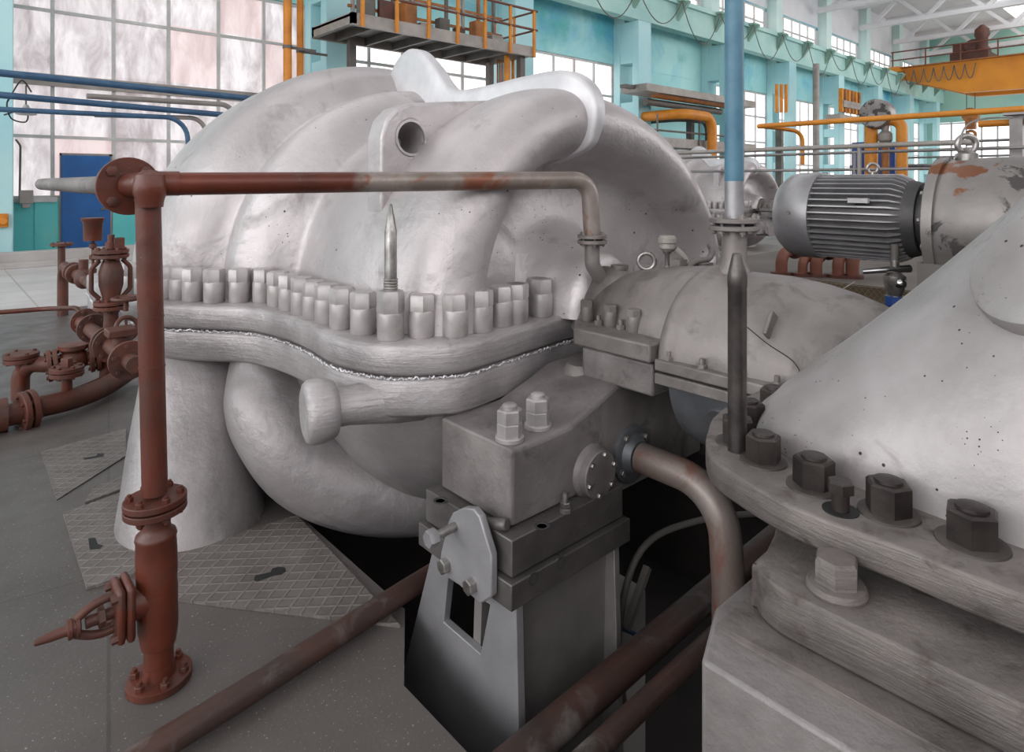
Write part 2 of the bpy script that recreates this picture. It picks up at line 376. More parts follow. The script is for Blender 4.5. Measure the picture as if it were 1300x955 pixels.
# ================================================================== main compressor casing
AX = 2.40; ZF = 1.03; ZS = .905; ZB = .75            # shaft line, flange top, split seam, flange underside
cas = thing('compressor_casing', 'large silver multi-lobed compressor casing with a bolted flange around its middle', 'compressor', (AX, 3.2, 0))
def se(th, xl, top, xr, n):
    c, s_ = math.cos(th), math.sin(th)
    x = (-xl if c > 0 else xr)*abs(c)**(2/n); return x, top*abs(s_)**(2/n)
def shell(st, z0, sgn, per=5, nth=56):
    """half body built from stations (Y, left, top, right, exponent) along a profile"""
    rows = []
    for (y, xl, top, xr, n) in curve(st, per):
        row = []
        for i in range(nth+1):
            x, z = se(PI*i/nth, max(xl, .01), max(top, .01), max(xr, .01), n); row.append(V((AX+x, y, z0+sgn*z)))
        rows.append(row)
    return rows
UP = [(1.955, .01, .01, .01, 2), (1.96, .20, .26, .20, 2), (2.10, .25, .31, .25, 2), (2.25, .32, .36, .34, 2), (2.34, .42, .44, .46, 2), (2.37, .50, .56, .66, 2),
      (2.36, .54, .64, .84, 2), (2.34, .57, .69, 1.05, 2), (2.30, .60, .73, 1.09, 2), (2.20, .62, .75, 1.10, 2.0), (2.10, .66, .81, 1.125, 2.0), (2.055, .74, .90, 1.17, 2.0), (2.07, .83, .99, 1.22, 2.0), (2.14, .91, 1.06, 1.27, 1.97),
      (2.27, .97, 1.10, 1.315, 1.93), (2.45, 1.0, 1.105, 1.33, 1.88), (2.70, 1.02, 1.06, 1.31, 1.85), (2.95, 1.01, 1.02, 1.28, 1.88), (3.14, .97, .99, 1.22, 1.95),
      (3.26, .95, 1.00, 1.2, 2.05), (3.31, .99, 1.03, 1.2, 2.05), (3.40, 1.11, 1.13, 1.24, 2.05), (3.52, 1.19, 1.21, 1.3, 2.05), (3.63, 1.20, 1.205, 1.3, 2.05),
      (3.69, 1.19, 1.20, 1.3, 2.05), (3.73, 1.22, 1.24, 1.32, 2.05), (3.82, 1.35, 1.36, 1.4, 2.0), (4.0, 1.44, 1.43, 1.45, 2.0), (4.2, 1.47, 1.43, 1.45, 2.0), (4.5, 1.45, 1.33, 1.4, 2.1), (4.8, 1.1, 1.05, 1.1, 2.1), (4.95, .5, .5, .5, 2), (4.97, .05, .05, .05, 2)]
rows = shell(UP, ZF-.01, 1)
for r_ in rows:              # pocket behind the lifting eye
    for p in r_:
        dd = math.hypot(p.x-(AX-.70), p.z-(ZF+.82))
        if p.y < 3.0 and p.y > 2.2 and p.x < AX and dd < .2: p.y += .17*(1-(dd/.2)**2)**2
upper = MB().grid(rows).build('upper_casing', 'silver', cas, angle=60)
MB().sph((2.04, 2.44, 1.0), .5, 16, (.5,.36,1.0)).build('end_buttress', 'silver', cas, angle=60)
# crest: the raised vertical joint running over the top and down the near end
cr = [(3.86, 1.30), (3.77, 1.42), (3.63, 1.49), (3.48, 1.46), (3.32, 1.34), (3.19, 1.21), (3.08, 1.165), (2.8, 1.165), (2.5, 1.18), (2.25, 1.18), (2.12, 1.14), (2.03, 1.06), (2.0, .96), (2.02, .86), (2.08, .78), (2.30, .71)]
ci = [(3.95, 1.05), (3.78, 1.05), (3.62, .95), (3.46, .9), (3.3, .85), (3.18, .82), (3.05, .82), (2.8, .84), (2.52, .88), (2.36, .9), (2.3, .93), (2.28, .93), (2.3, .86), (2.38, .74), (2.5, .68), (2.5, .66)]
out = [V((0, y, z)) for y, z in curve(cr, 5)]; inn = [V((0, y, z)) for y, z in curve(ci, 5)]
prof = [(-.05, 1), (-.05, .10), (-.042, .02), (-.03, 0), (.03, 0), (.042, .02), (.05, .10), (.05, 1)]
rows = [[V((AX+dx*(1-.45*max(0, i/len(out)-.62)/.38), (a*(1-k)+b*k).y, ZF+(a*(1-k)+b*k).z)) for dx, k in prof] for i, (a, b) in enumerate(zip(out, inn))]
MB().grid(rows).build('crest_flange', 'rim', cas, angle=60, label='white painted raised crest joint')
# lug plate with an eye on the near-left shoulder
lp = [(-.82,.25),(-.882,.45),(-.88,.82),(-.855,.90),(-.80,.955),(-.72,.985),(-.5,1.01),(-.3,1.03),(-.08,1.06),(-.08,.7),(-.4,.4)]
ey = (-.724, .822); er = .072; op_, ip_ = [], []
def edge_hit(c, a):
    best = None; dx, dz = math.cos(a), math.sin(a)
    for k in range(len(lp)):
        (x0, z0), (x1, z1) = lp[k], lp[(k+1) % len(lp)]; ex, ez = x1-x0, z1-z0; den = dx*ez-dz*ex
        if abs(den) < 1e-9: continue
        t = ((x0-c[0])*ez-(z0-c[1])*ex)/den; q = ((x0-c[0])*dz-(z0-c[1])*dx)/den
        if t > 0 and -1e-6 <= q <= 1.000001 and (best is None or t < best): best = t
    return (c[0]+dx*best, c[1]+dz*best)
for k in range(72):
    a = 2*PI*k/72; op_.append(edge_hit(ey, a)); ip_.append((ey[0]+er*math.cos(a), ey[1]+er*1.12*math.sin(a)))
MB().frame(op_, ip_, (AX, 2.54, ZF), (1,0,0), (0,0,1), (0,1,0), 0, .13).build('lug_plate', 'silver', cas, angle=50, bevel=.014, seg=3)
b = MB().lathe((AX+ey[0], 2.535, ZF+ey[1]), (0,1,0), [(0,.074),(0,.086),(.012,.084)], 36, caps=False).lathe((AX+ey[0], 2.56, ZF+ey[1]), (.30,1,-.05), [(0,.074),(.05,.07),(.20,.02),(.201,0)], 36, caps=False)
b.build('lifting_eye', 'silver', cas, angle=50)
# ---- flange outline from points on its top edge
edge_px = [(200,386),(251,388.5),(301,390),(329,393),(362,401),(389,411),(416,425),(450,433.5),(488,438.5),(538,438.5),(589,435),(642,421.5),(683,410),(731,398)]
E = [at(u, v, ZF) for u, v in edge_px]
left = [V((.81, 3.85, 0)), V((.765, 4.1, 0)), V((.76, 4.6, 0)), V((.8, 5.1, 0))]
outl = left[::-1]+[V((p.x, p.y, 0)) for p in E]
outl += [V((2.62, 2.02, 0)), V((2.9, 1.98, 0)), V((3.4, 1.98, 0)), V((3.72, 2.12, 0)), V((3.85, 2.5, 0)), V((3.9, 3.2, 0)), V((4.02, 4.0, 0)), V((4.0, 5.0, 0))]
OUT = [V(p) for p in curve([tuple(p) for p in outl], 4)]
def inset(P, d):
    res = []
    for i, p in enumerate(P):
        t = (P[min(i+1, len(P)-1)]-P[max(i-1, 0)]).normalized(); res.append(p+V((-t.y, t.x, 0))*d)
    return res
OIN = inset(OUT, .16)
def slab(P, z0, z1, rnd):
    rows = []
    for z, d in ((z0+.0, .22), (z0, rnd), (z0+rnd, 0), (z1-rnd, 0), (z1-.3*rnd, .3*rnd), (z1, rnd), (z1, .34)):
        rows.append([p+V((0,0,z)) for p in inset(P, d)])
    return MB().grid(rows)
slab(OUT, ZS+.004, ZF, .022).build('upper_flange', 'silver_flange', cas, angle=50)
low = inset(OUT, .006)
slab(low, ZB, ZS-.004, .02).build('lower_flange', 'silver_flange', cas, angle=50)
# ragged sealing compound squeezed out of the seam
rr = random.Random(3); pts = []
L = inset(OUT, .002)
fine = [V(p) for p in curve([tuple(p) for p in L], 8)]
MB().tube([p+V((rr.uniform(-.002,.002), rr.uniform(-.002,.002), ZS+rr.uniform(-.006,.006))) for p in fine], [rr.choice((.0012,.002,.004,.006)) for _ in fine], 6).build('sealant_bead', 'rim', cas, label='ragged white bead of sealant along the flange seam')
# flat top of the near end (floor of the flange behind the nuts)
MB().plate([(1.5,2.12),(1.9,2.08),(2.5,2.1),(3.3,2.1),(3.5,2.5),(3.2,3.0),(1.7,3.0),(1.4,2.5)], ZF-.03, ZF-.002).build('flange_deck', 'silver', cas)
# ---- cap nuts around the flange
def capnut_mb(r=.052, h1=.105, h2=.065, up=None):
    b = MB().lathe((0,0,0), (0,0,1), [(0,r*.94),(.004,r),(h1-.006,r),(h1,r*.95)], 24)
    return b.hexn((0,0,h1), (0,0,1), r*1.04, h2, up=up)
nuts_px = [(165,377),(184,381),(210,382.5),(228,383),(245,386),(272,387.5),(304,387),(334,387),(353,392),(368,397),(384,402),(399,408),(415,413.5),(434,420),(461,427),(535,431),(578,430),(610,424),(636,417),(656,412),(682,403),(707,399),(722,391)]
NUT = None
for i, (u, v) in enumerate(nuts_px):
    p = at(u, v-4, ZF)
    if NUT is None:
        b = capnut_mb(); b.v = [q+p for q in b.v]
        # keep the mesh about its own base so that copies can turn
        b = capnut_mb(); NUT = b.build('cap_nut', 'silver_nut', cas); NUT.location = p-wloc(cas); NUT.data.transform(Matrix.Translation(wloc(cas)))
        NUT.rotation_euler = (0,0,.3)
    else: inst(NUT, cas, p, rot=(0,0,rr.uniform(0,1)))
for i in range(12):      # the far side of the flange
    p = inset(OUT, .085)[int(len(OUT)*.63)+i*3]
    if i*3+int(len(OUT)*.63) < len(OUT): inst(NUT, cas, p+V((0,0,ZF)), rot=(0,0,i*.3))
# guide stud standing on one of the nuts
p = at(496, 430, ZF)
b = capnut_mb(.052, .105, .085); b.v = [q+p for q in b.v]; b.build('tall_nut', 'silver_nut', cas)
b = MB().lathe(p+V((0,0,.15)), (0,0,1), [(0,.024),(.035,.029),(.04,.024),(.05,.0245),(.275,.0245),(.28,.0225),(.375,.007),(.382,.001)], 24)
for k in range(4): b.torus(p+V((0,0,.2+k*.011)), (0,0,1), .0255, .004, 20, 6)
b.build('guide_stud', 'steel', cas, label='tall pointed guide stud')
# ---- lower casing
LO = [(2.02, .25, .30, .25, 2), (2.04, .62, .42, .5, 2.2), (2.12, .86, .52, .9, 2.2), (2.3, .98, .66, 1.1, 2.2), (2.6, 1.04, .78, 1.25, 2.2), (3.0, 1.02, .82, 1.3, 2.2), (3.4, 1.12, .84, 1.3, 2.2), (3.9, 1.36, .9, 1.4, 2.2), (4.4, 1.4, .9, 1.4, 2.2), (4.8, 1.0, .6, 1.0, 2), (4.9, .1, .1, .1, 2)]
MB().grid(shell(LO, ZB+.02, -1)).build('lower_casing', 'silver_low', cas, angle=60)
# vertical outlet going through the floor, and the elbow dropping into the pit
b = MB(); st = [(-.6,.34),(0,.335),(.12,.322),(.35,.30),(.6,.265),(.78,.225)]
b.tube([V((.985+.16*z, 3.43+.46*z, z)) for z, r in st], [r for z, r in st], 40)
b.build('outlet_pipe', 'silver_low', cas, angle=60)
pe = curve([(1.36,3.42,.79),(1.30,3.28,.58),(1.30,3.16,.44),(1.42,3.0,.24),(1.72,2.82,.10),(2.2,2.6,.06),(2.7,2.4,.0)], 8)
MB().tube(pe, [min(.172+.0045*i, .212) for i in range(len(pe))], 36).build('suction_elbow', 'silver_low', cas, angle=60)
# trunnion
b = MB().lathe((1.56, 2.15, .80), (-.965, .26, -.02), [(-.1,.02),(0,.06),(.09,.105),(.18,.1),(.28,.085),(.38,.072),(.415,.072),(.425,.1),(.45,.112),(.485,.119),(.52,.117),(.535,.105),(.542,.085),(.535,.03),(.534,.001)], 40)
b.build('trunnion', 'silver_flange', cas, angle=50)
# ---- support foot / bearing bracket (front face on Y = 1.6)
face_top = [(1.45,.752),(1.60,.752),(1.74,.758),(1.90,.808),(2.02,.852),(2.19,.862),(2.62,.862)]
poly = face_top[::-1]+[(1.45,.49),(1.95,.49),(2.05,.42),(2.62,.42)]
b = MB(); n = len(poly)
rows = []
for y in (1.60, 1.615, 1.985):
    d = .0 if y > 1.6 else .012
    rows.append([V((x+(d if x < 1.5 else 0), y, z-(d if z > .6 else 0))) for x, z in poly])
b.grid(rows, close=True); b.f.append(tuple(range(n)))
b.build('support_foot', 'foot', cas, angle=50, bevel=.008)
MB().lathe((2.07, 1.83, .84), (0,0,1), [(0,.085),(.02,.075),(.035,.066),(.038,.064),(.04,.0)], 32).build('boss_cover', 'foot', cas)
# double nuts on the foot
for u, v in ((647, 559), (683, 543)):
    p = at(u, v, .752)
    b = MB().cyl(p, p+V((0,0,.018)), .05, 28, bev=.003)
    b.hexn(p+V((0,0,.018)), (0,0,1), .045, .048).hexn(p+V((0,0,.066)), (0,0,1), .045, .044, up=(.8,.5,0)).lathe(p+V((0,0,.11)), (0,0,1), [(0,.026),(.012,.026),(.017,.02),(.018,.0)], 20)
    b.build('foot_nut', 'silver_nut', cas)
# two round covers on the front face
def round_cover(x, z, r, t, name):
    c = MB().lathe((x, 1.62, z), (0,-1,0), [(0,r*1.18),(.03,r*1.12),(.04,r*1.0),(.055,r),(.055+t-.004,r),(.055+t,r*.96),(.055+t,0)], 36).build(name, 'foot', cas)
    for k in range(6):
        a = k*PI/3+.3; p = V((x+math.cos(a)*r*.83, 1.62-.055-t, z+math.sin(a)*r*.83))
        MB().hexn(p, (0,-1,0), .010, .012).build('cover_bolt', 'steel', c)
    return c
round_cover(1.857, .56, .088, .016, 'round_cover')
# bearing pad and cover
pad = [(1.98,1.42),(1.98,1.80),(2.1,1.90),(2.4,1.98),(2.7,1.90),(2.82,1.80),(2.82,1.42)]
MB().plate(pad, .975, 1.045).build('bearing_flange', 'housing', cas, bevel=.008)
MB().plate([(x+.035*(1 if x < 2.4 else -1), y+(.012 if y < 1.5 else -.02)) for x, y in pad], .84, .965).build('bearing_pedestal', 'foot', cas, bevel=.01)
half = dict(n=40, a0=0, a1=PI, caps=False, up=(-1,0,0))
b = MB().lathe((AX,1.41,1.0), (0,1,0), [(0,.35),(.02,.355),(.18,.335),(.34,.30),(.46,.26),(.56,.225),(.60,.18)], **half); b.v = [V((AX+(p.x-AX)*.9, p.y, 1.0+(p.z-1.0)*.84)) for p in b.v]
b.build('bearing_cover', 'housing', cas, angle=60)
for (u, v), big in (((745,408),1),((760,413),0),((775,415),1),((788,419),0),((805,422),1)):
    p = at(u, v-1, 1.045)
    if big: bb = capnut_mb(.028, .062, .028)
    else: bb = MB().hexn((0,0,0), (0,0,1), .018, .018).cyl((0,0,0), (0,0,.04), .010, 12)
    bb.v = [q+p for q in bb.v]; bb.build('bearing_nut', 'housing', cas)
# neck on which the bent pipe lands
MB().lathe((2.33, 1.90, 1.05), (.12,-.1,1), [(-.1,.16),(.06,.125),(.12,.10),(.16,.085),(.20,.06)], 28).build('pipe_boss', 'housing', cas, angle=60)
# ================================================================== coupling housing
cp = thing('coupling_housing', 'half-round dusty silver coupling cover between the two big casings', 'coupling cover', (AX, 1.1, .9))
ZC = .95
up_pr = [(-.80,.15),(-.5,.17),(-.25,.205),(-.1,.24),(-.02,.262),(.06,.292),(.13,.315),(.22,.336),(.35,.352),(.56,.352),(.585,.360),(.60,.372),(.635,.372),(.65,.36),(.66,.33)]
b = MB().lathe((AX,.76,ZC+.02), (0,1,0), [(t, r*1.07) for t, r in up_pr], **half); b.v = [V((p.x, p.y, ZC+.02+(p.z-ZC-.02)*.85)) for p in b.v]
b.build('upper_cover', 'housing', cp, angle=50)
dn = dict(n=40, a0=PI, a1=2*PI, caps=False, up=(-1,0,0))
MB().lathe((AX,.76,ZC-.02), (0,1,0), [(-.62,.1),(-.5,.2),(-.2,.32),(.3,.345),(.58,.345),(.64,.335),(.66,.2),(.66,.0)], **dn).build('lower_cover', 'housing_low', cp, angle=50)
for z0, z1, nm in ((ZC+.004, ZC+.045, 'upper_joint_flange'), (ZC-.045, ZC-.004, 'lower_joint_flange')):
    MB().plate([(1.985,.78),(1.985,1.405),(2.815,1.405),(2.815,.78)], z0, z1).build(nm, 'housing', cp, bevel=.005)
B0 = None
for i in range(9):
    p = V((2.013, 1.36-.135*i, ZC+.045))
    if p.y < .80: break
    b = MB().hexn((0,0,0), (0,0,1), .016, .014).cyl((0,0,0), (0,0,.034), .009, 10)
    if B0 is None: B0 = b.build('joint_bolt', 'housing', cp); B0.data.transform(Matrix.Translation(wloc(cp))); B0.location = p-wloc(cp)
    else: inst(B0, cp, p, rot=(0,0,.4*i))
d = V((-.86,0,-.5)); MB().lathe(V((AX,1.18,ZC))+d*.30, d, [(0,.085),(.045,.085),(.052,.08),(.054,.0)], 32).build('inspection_disc', 'housing_low', cp)
# lug on the cover, with the loose wire on it
a = R(38); o = V((AX-.37*math.cos(a), 1.02, ZC+.02+.31*math.sin(a))); nrm = V((-math.cos(a),0,math.sin(a))); tg = V((math.sin(a),0,math.cos(a)))
MB().obox(o+nrm*.012, V((0,.007,0)), nrm*.022, tg*.045).build('cover_lug', 'housing', cp, bevel=.004)
# eyebolt and drain cap on the bearing end
eb = V((2.40, 1.74, 1.245))
b = MB().torus(eb+V((0,0,.045)), (.8,.55,0), .036, .0105, 28, 10).lathe(eb-V((0,0,.02)), (0,0,1), [(0,.03),(.012,.03),(.02,.018),(.03,.014)], 20)
tag(b.build('eyebolt', 'steel'), 'small silver lifting eyebolt screwed into the coupling bearing top', 'eyebolt')
tag(MB().lathe((2.36, 1.86, 1.215), (0,0,1), [(-.02,.034),(.03,.034),(.032,.04),(.05,.04),(.052,.0)], 20).build('filler_cap', 'housing'), 'low dusty round filler cap beside the lifting eyebolt', 'filler cap')
# loose wire
w = curve([atd(985,425,2.3), atd(998,408,2.38), atd(1025,386,2.6), atd(1060,372,3.0), atd(1085,358,3.5)], 8)
tag(MB().tube(w, .0022, 6).build('loose_wire', 'white_mach'), 'thin pale loose wire trailing over the coupling cover', 'wire')
w = curve([atd(948,415,2.12), atd(975,437,2.09), atd(1006,458,2.07), atd(1018,478,2.04), atd(1022,492,1.99)], 8)
tag(MB().tube(w, .0018, 6).build('hanging_wire', 'black'), 'thin black wire hanging down the coupling cover side', 'wire')
# ================================================================== vent pipe (blue pole)
vp = V((AX, 1.315, 0))
vt = thing('vent_pipe', 'tall upright vent pipe, blue above and silver below, on the coupling cover', 'pipe', (AX,1.315,1.25))
MB().lathe(vp+V((0,0,1.24)), (0,0,1), [(0,.095),(.03,.08),(.07,.056),(.10,.049),(.24,.049)], 28).build('stub_pipe', 'housing', vt)
flange_pair(vp+V((0,0,1.478)), (0,0,1), .098, .018, .012, vt, 'housing', 6, .012, 'pipe_flange')
MB().cyl(vp+V((0,0,1.5)), vp+V((0,0,1.65)), .037, 28).build('silver_section', 'motor', vt, label='silver lower section')
b = MB().cyl(vp+V((0,0,1.65)), vp+V((0,0,2.62)), .0375, 28).cyl(vp+V((0,0,2.62)), vp+V((0,0,2.635)), .0395, 28).cyl(vp+V((0,0,2.63)), vp+V((0,0,6)), .0375, 28)
b.build('blue_section', 'pole', vt, label='blue painted upper section')
# ================================================================== foreground casing
gc = thing('turbine_casing', 'speckled silver casing with dark flange nuts in the right foreground', 'turbine casing', (AX, 0, .9))
ZG = .99
g_px = [(1300,755.6),(1208.6,721),(1150.5,697.5),(1092,676),(1034,655),(976,628),(930,601),(904,582),(896,560),(899,545)]
ge = [at(u, v, ZG) for u, v in g_px]; ge = [V((p.x, p.y, 0)) for p in ge]
GO = [V((1.30,-.9,0)), V((1.30,-.3,0))]+ge+[V((1.66,.965,0)), V((1.9,.985,0)), V((2.9,.985,0)), V((3.25,.9,0)), V((3.5,.6,0)), V((3.5,-.9,0))]
GO = [V(p) for p in curve([tuple(p) for p in GO], 5)]
def slab_r(P, z0, z1, rnd, mat, name, par):
    rows = [[p+V((0,0,z)) for p in inset(P, -d)] for z, d in ((z0, rnd), (z0+rnd, 0), (z1-rnd, 0), (z1-.3*rnd, .3*rnd), (z1, rnd))]
    b = MB().grid(rows); n = len(P); b.f += [tuple(range(n-1, -1, -1)), tuple(4*n+k for k in range(n))]
    b.f += [(i*n+n-1, (i+1)*n+n-1, (i+1)*n, i*n) for i in range(4)]
    return b.build(name, mat, par, angle=50)
slab_r(GO, ZG-.068, ZG, .008, 'gear_flange', 'casing_flange', gc)
GS = [(.93, .30, .02, .3, 2), (.90, .62, .06, .62, 2.1), (.84, .76, .13, .76, 2.1), (.74, .85, .225, .85, 2.1), (.58, .905, .39, .905, 2.1), (.40, .925, .59, .925, 2.05), (.2, .945, .82, .945, 2), (0, .95, .98, .95, 2), (-.3, .95, 1.1, .95, 2), (-.9, .95, 1.15, .95, 2)]
gcu = MB().grid(shell(GS, ZG-.005, 1, 6)).build('upper_casing', 'gear_case', gc, angle=60)
# round boss cover on its flank
o, nrm = hit(gcu, 1340, 345)
MB().lathe(o-nrm*.05, nrm, [(0,.150),(.07,.148),(.082,.144),(.088,.134),(.09,.0)], 48).build('round_cover', 'gear_case', gc, angle=40)
# nuts on the flange
gn = [(1234,690,.044),(1128,652,.042),(1033,618,.042),(969,586,.040),(936,562,.04),(951,540,.04),(983,521,.04),(1027,507,.04)]
for i, (u, v, r) in enumerate(gn):
    p = at(u, v, ZG)
    w = MB().lathe(p, (0,0,1), [(0,r*1.34),(.004,r*1.32),(.006,r*1.2),(.006,0)], 28).build('washer', 'washer', gc)
    b = MB().hexn(p+V((0,0,.006)), (0,0,1), r, .058, up=(math.cos(i*.35+.2), math.sin(i*.35+.2), 0), bev=.08)
    b.lathe(p+V((0,0,.062)), (0,0,1), [(0,r*.62),(.007,r*.6),(.008,r*.5),(.009,0)], 24)
    b.build('flange_nut', 'dark_nut', gc)
p = at(1067, 648, ZG)
MB().cyl(p, p+V((0,0,.04)), .0165, 20).hexn(p+V((0,0,.038)), (0,0,1), .026, .022).build('jacking_bolt', 'dark_nut', gc)
MB().lathe(p, (0,0,1), [(0,.034),(.002,.034),(.002,0)], 24).build('bolt_hole', 'black', gc)
# guide rod standing on the flange
p = at(936, 572, ZG)
MB().lathe(p, (0,0,1), [(-.03,.0225),(.40,.0225),(.402,.0235),(.43,.0232),(.478,.0125),(.483,.010),(.484,0)], 28).build('guide_rod', 'rod', gc, label='tall dark steel guide rod with a tapered tip')
# foot and base under the flange
ft = [V(p) for p in curve([(1.195,-.9,0),(1.195,.2,0),(1.195,.5,0),(1.20,.575,0),(1.232,.625,0),(1.30,.64,0),(1.9,.64,0),(1.9,-.9,0)], 6)]
slab_r(ft, .792, .880, .005, 'gear_flange', 'casing_foot', gc)
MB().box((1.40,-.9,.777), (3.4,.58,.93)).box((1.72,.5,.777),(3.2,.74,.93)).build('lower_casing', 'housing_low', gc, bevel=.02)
p = at(1062, 750, .88)
MB().lathe(p, (0,0,1), [(0,.052),(.006,.054),(.016,.05),(.018,.04)], 32).build('washer', 'gear_flange', gc)
MB().hexn(p+V((0,0,.016)), (0,0,1), .040, .048, up=(.95,.3,0)).build('foot_bolt', 'gear_flange', gc)
MB().plate([(1.30,-.9),(1.30,.66),(1.14,.66),(1.14,-.9)][::-1], .775, .79).build('shim_plate', 'gear_flange', gc)
tag(MB().plate([(1.05,-.9),(1.05,.64),(1.20,.70),(2.4,.70),(2.4,-.9)][::-1], -.95, .775).build('machine_plinth', 'foot', bevel=.008), 'grey machine plinth below the bolted foot in the right foreground', 'plinth')
# ================================================================== support stand
sd = thing('support_stand', 'tapered silver steel support stand under the casing foot', 'support stand', (1.6, 1.75, -.95))
MB().box((1.405,1.545,.365), (1.98,2.03,.485)).build('upper_key_block', 'stand_top', sd, bevel=.004)
MB().box((1.385,1.525,.272), (2.0,2.05,.358)).build('lower_key_block', 'stand_top', sd, bevel=.004)
zb = -.95
def yl(z): return 1.995+(.272-z)*.352
def yr(z): return 1.535-(.272-z)*.03
outer = [(yr(zb),zb),(yr(.272),.272),(yl(.272),.272),(yl(zb),zb)]
h0 = [aty_ for aty_ in ()]
hole = [(atx(610,831,1.415)),(atx(622,768,1.415)),(atx(569,734,1.415)),(atx(563,790,1.415))]
hole = [(p.y, p.z) for p in hole]
MB().frame(outer, hole, (1.415,0,0), (0,1,0), (0,0,1), (1,0,0), 0, .03).build('front_plate', 'stand', sd, bevel=.003)
MB().prism([(1.80,zb),(1.74,.272),(1.78,.272),(1.84,zb)], (1.445,0,0), (0,1,0), (0,0,1), (1,0,0), 0, .5).build('web_plate', 'stand_side', sd)
MB().prism(outer, (1.915,0,0), (0,1,0), (0,0,1), (1,0,0), 0, .03).build('back_plate', 'stand_side', sd, bevel=.003)
MB().prism([(1.60,zb),(1.575,.272),(1.60,.272),(1.63,zb)], (1.445,0,0), (0,1,0), (0,0,1), (1,0,0), 0, .47).build('side_plate', 'stand_side', sd)
for u, v in ((677, 735), (712, 714)):
    p = aty(u, v, 1.525); MB().lathe(p+V((0,.03,0)), (0,-1,0), [(0,0.0),(.004,.017),(.0305,.017),(.0312,.021),(.030,.021)], 24).build('threaded_hole', 'motor_dark', sd)
p = at(718, 650, .485)
MB().hexn(p, (0,0,1), .022, .016).hexn(p+V((0,0,.02)), (0,0,1), .019, .016).cyl(p, p+V((0,0,.07)), .011, 14).build('key_stud', 'steel', sd)
for u, v in ((559, 636), (688, 668)):
    p = at(u, v, .485); MB().lathe(p, (0,0,1), [(.0,.026),(.002,.026),(.002,.018),(.0,.016),(0,0)], 24).build('screw_hole', 'motor_dark', sd)
# clamp lever with its two bolts and the threaded screw
X1 = 1.383
def pc(u, v): q = atx(u, v, X1-.02); return (q.y, q.z)
lev = [pc(*q) for q in ((571,662),(577,650),(590,644),(603,645),(611,655),(626,705),(626,757),(612,766),(560,720),(562,700))]
MB().prism(lev, (X1-.028,0,0), (0,1,0), (0,0,1), (1,0,0), 0, .028).build('clamp_lever', 'stand', sd, bevel=.005)
for u, v in ((567, 717), (600, 743)):
    p = atx(u, v, X1-.028); MB().hexn(p, (-1,0,0), .026, .026, up=(0,.2,1)).build('clamp_bolt', 'steel', sd)
p = atx(583, 668, X1-.01)
MB().cyl(p+V((-.11,0,0)), p+V((.10,0,.012)), .015, 18).build('clamp_screw', 'steel', sd)
MB().hexn(p+V((-.10,0,0)), (-1,0,0), .030, .034, up=(0,.5,1)).build('screw_head', 'stand', sd)
q = atx(606, 664, X1+.02)
MB().cyl(q, q+V((.03,-.12,.03)), .02, 18, bev=.004).build('clamp_pin', 'stand_top', sd)
# ================================================================== floor, pit
YW = 17.2; XE = 64.0; ZR = 14.0
PX0, PX1, PY0, PY1 = 1.37, 3.9, -3.0, 3.28
PXN, PYN = 1.16, 2.12           # the pit is wider around the support stand
b = MB()
b.plate([(-14,-10),(PXN,-10),(PXN,1.80),(PX0,2.12),(PX0,YW),(-14,YW)], -.2, 0)
for x0, x1, y0, y1 in ((PX1, XE, -10, YW), (PX0, PX1, PY1, YW), (PXN, PX1, -10, PY0)): b.box((x0,y0,-.2), (x1,y1,0))
struct(b.build('floor', 'floor', angle=30))
struct(MB().box((-14,10.1,-.1), (XE,15.3,.006)).build('floor', 'tiles'))
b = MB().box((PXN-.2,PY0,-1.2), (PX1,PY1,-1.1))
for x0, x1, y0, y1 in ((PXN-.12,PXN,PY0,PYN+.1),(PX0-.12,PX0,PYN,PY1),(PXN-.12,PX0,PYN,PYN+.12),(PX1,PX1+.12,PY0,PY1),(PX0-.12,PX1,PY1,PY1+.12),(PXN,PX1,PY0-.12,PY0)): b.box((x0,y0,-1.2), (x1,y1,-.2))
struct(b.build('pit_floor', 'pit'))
# checker plates laid on the floor
def cplate(name, px, hole=None, label='', t=.012, z=0.001):
    P = [at(u, v, 0) for u, v in px]
    a = sum((P[i].x*P[(i+1) % len(P)].y-P[(i+1) % len(P)].x*P[i].y) for i in range(len(P)))
    if a < 0: P = P[::-1]
    r = thing(name, label, 'floor plate', P[0], 'checkered steel floor plates')
    MB().plate(P, z, z+t).build('plate', 'tread', r)
    if hole:
        h = [at(u, v, z+t) for u, v in hole]
        ah = sum((h[i].x*h[(i+1) % len(h)].y-h[(i+1) % len(h)].x*h[i].y) for i in range(len(h)))
        if ah < 0: h = h[::-1]
        MB().plate(h, z+t, z+t+.0012).build('key_slot', 'black', r, label='dark keyhole slot')
    return r
cplate('checker_plate', [(214,713),(271,690),(377,657),(508,798),(440,790),(218,764)], [(322,737),(324,731),(343,727),(346,722),(354,720),(362,721),(363,726),(357,730),(348,731),(326,739)], 'checkered steel floor plate at the pit edge with a keyhole slot')
cplate('checker_plate', [(80,655),(152,628),(175,640),(330,660),(271,690),(214,713),(207,720),(110,750)], [(112,684),(121,683),(124,691),(131,693),(127,697),(114,698)], 'checkered steel floor plate around the foot of the white outlet pipe')
cplate('checker_plate', [(108,641),(160,622),(160,606),(118,622)], None, 'narrow checkered floor strip left of the white outlet pipe', z=.003)
cplate('floor_slab', [(52,575),(72,636),(160,580),(160,545)], [(106,582),(122,579),(124,576),(132,576),(131,580),(124,581),(107,584)], 'plain grey floor hatch with a slot left of the rust pipe', t=.006)
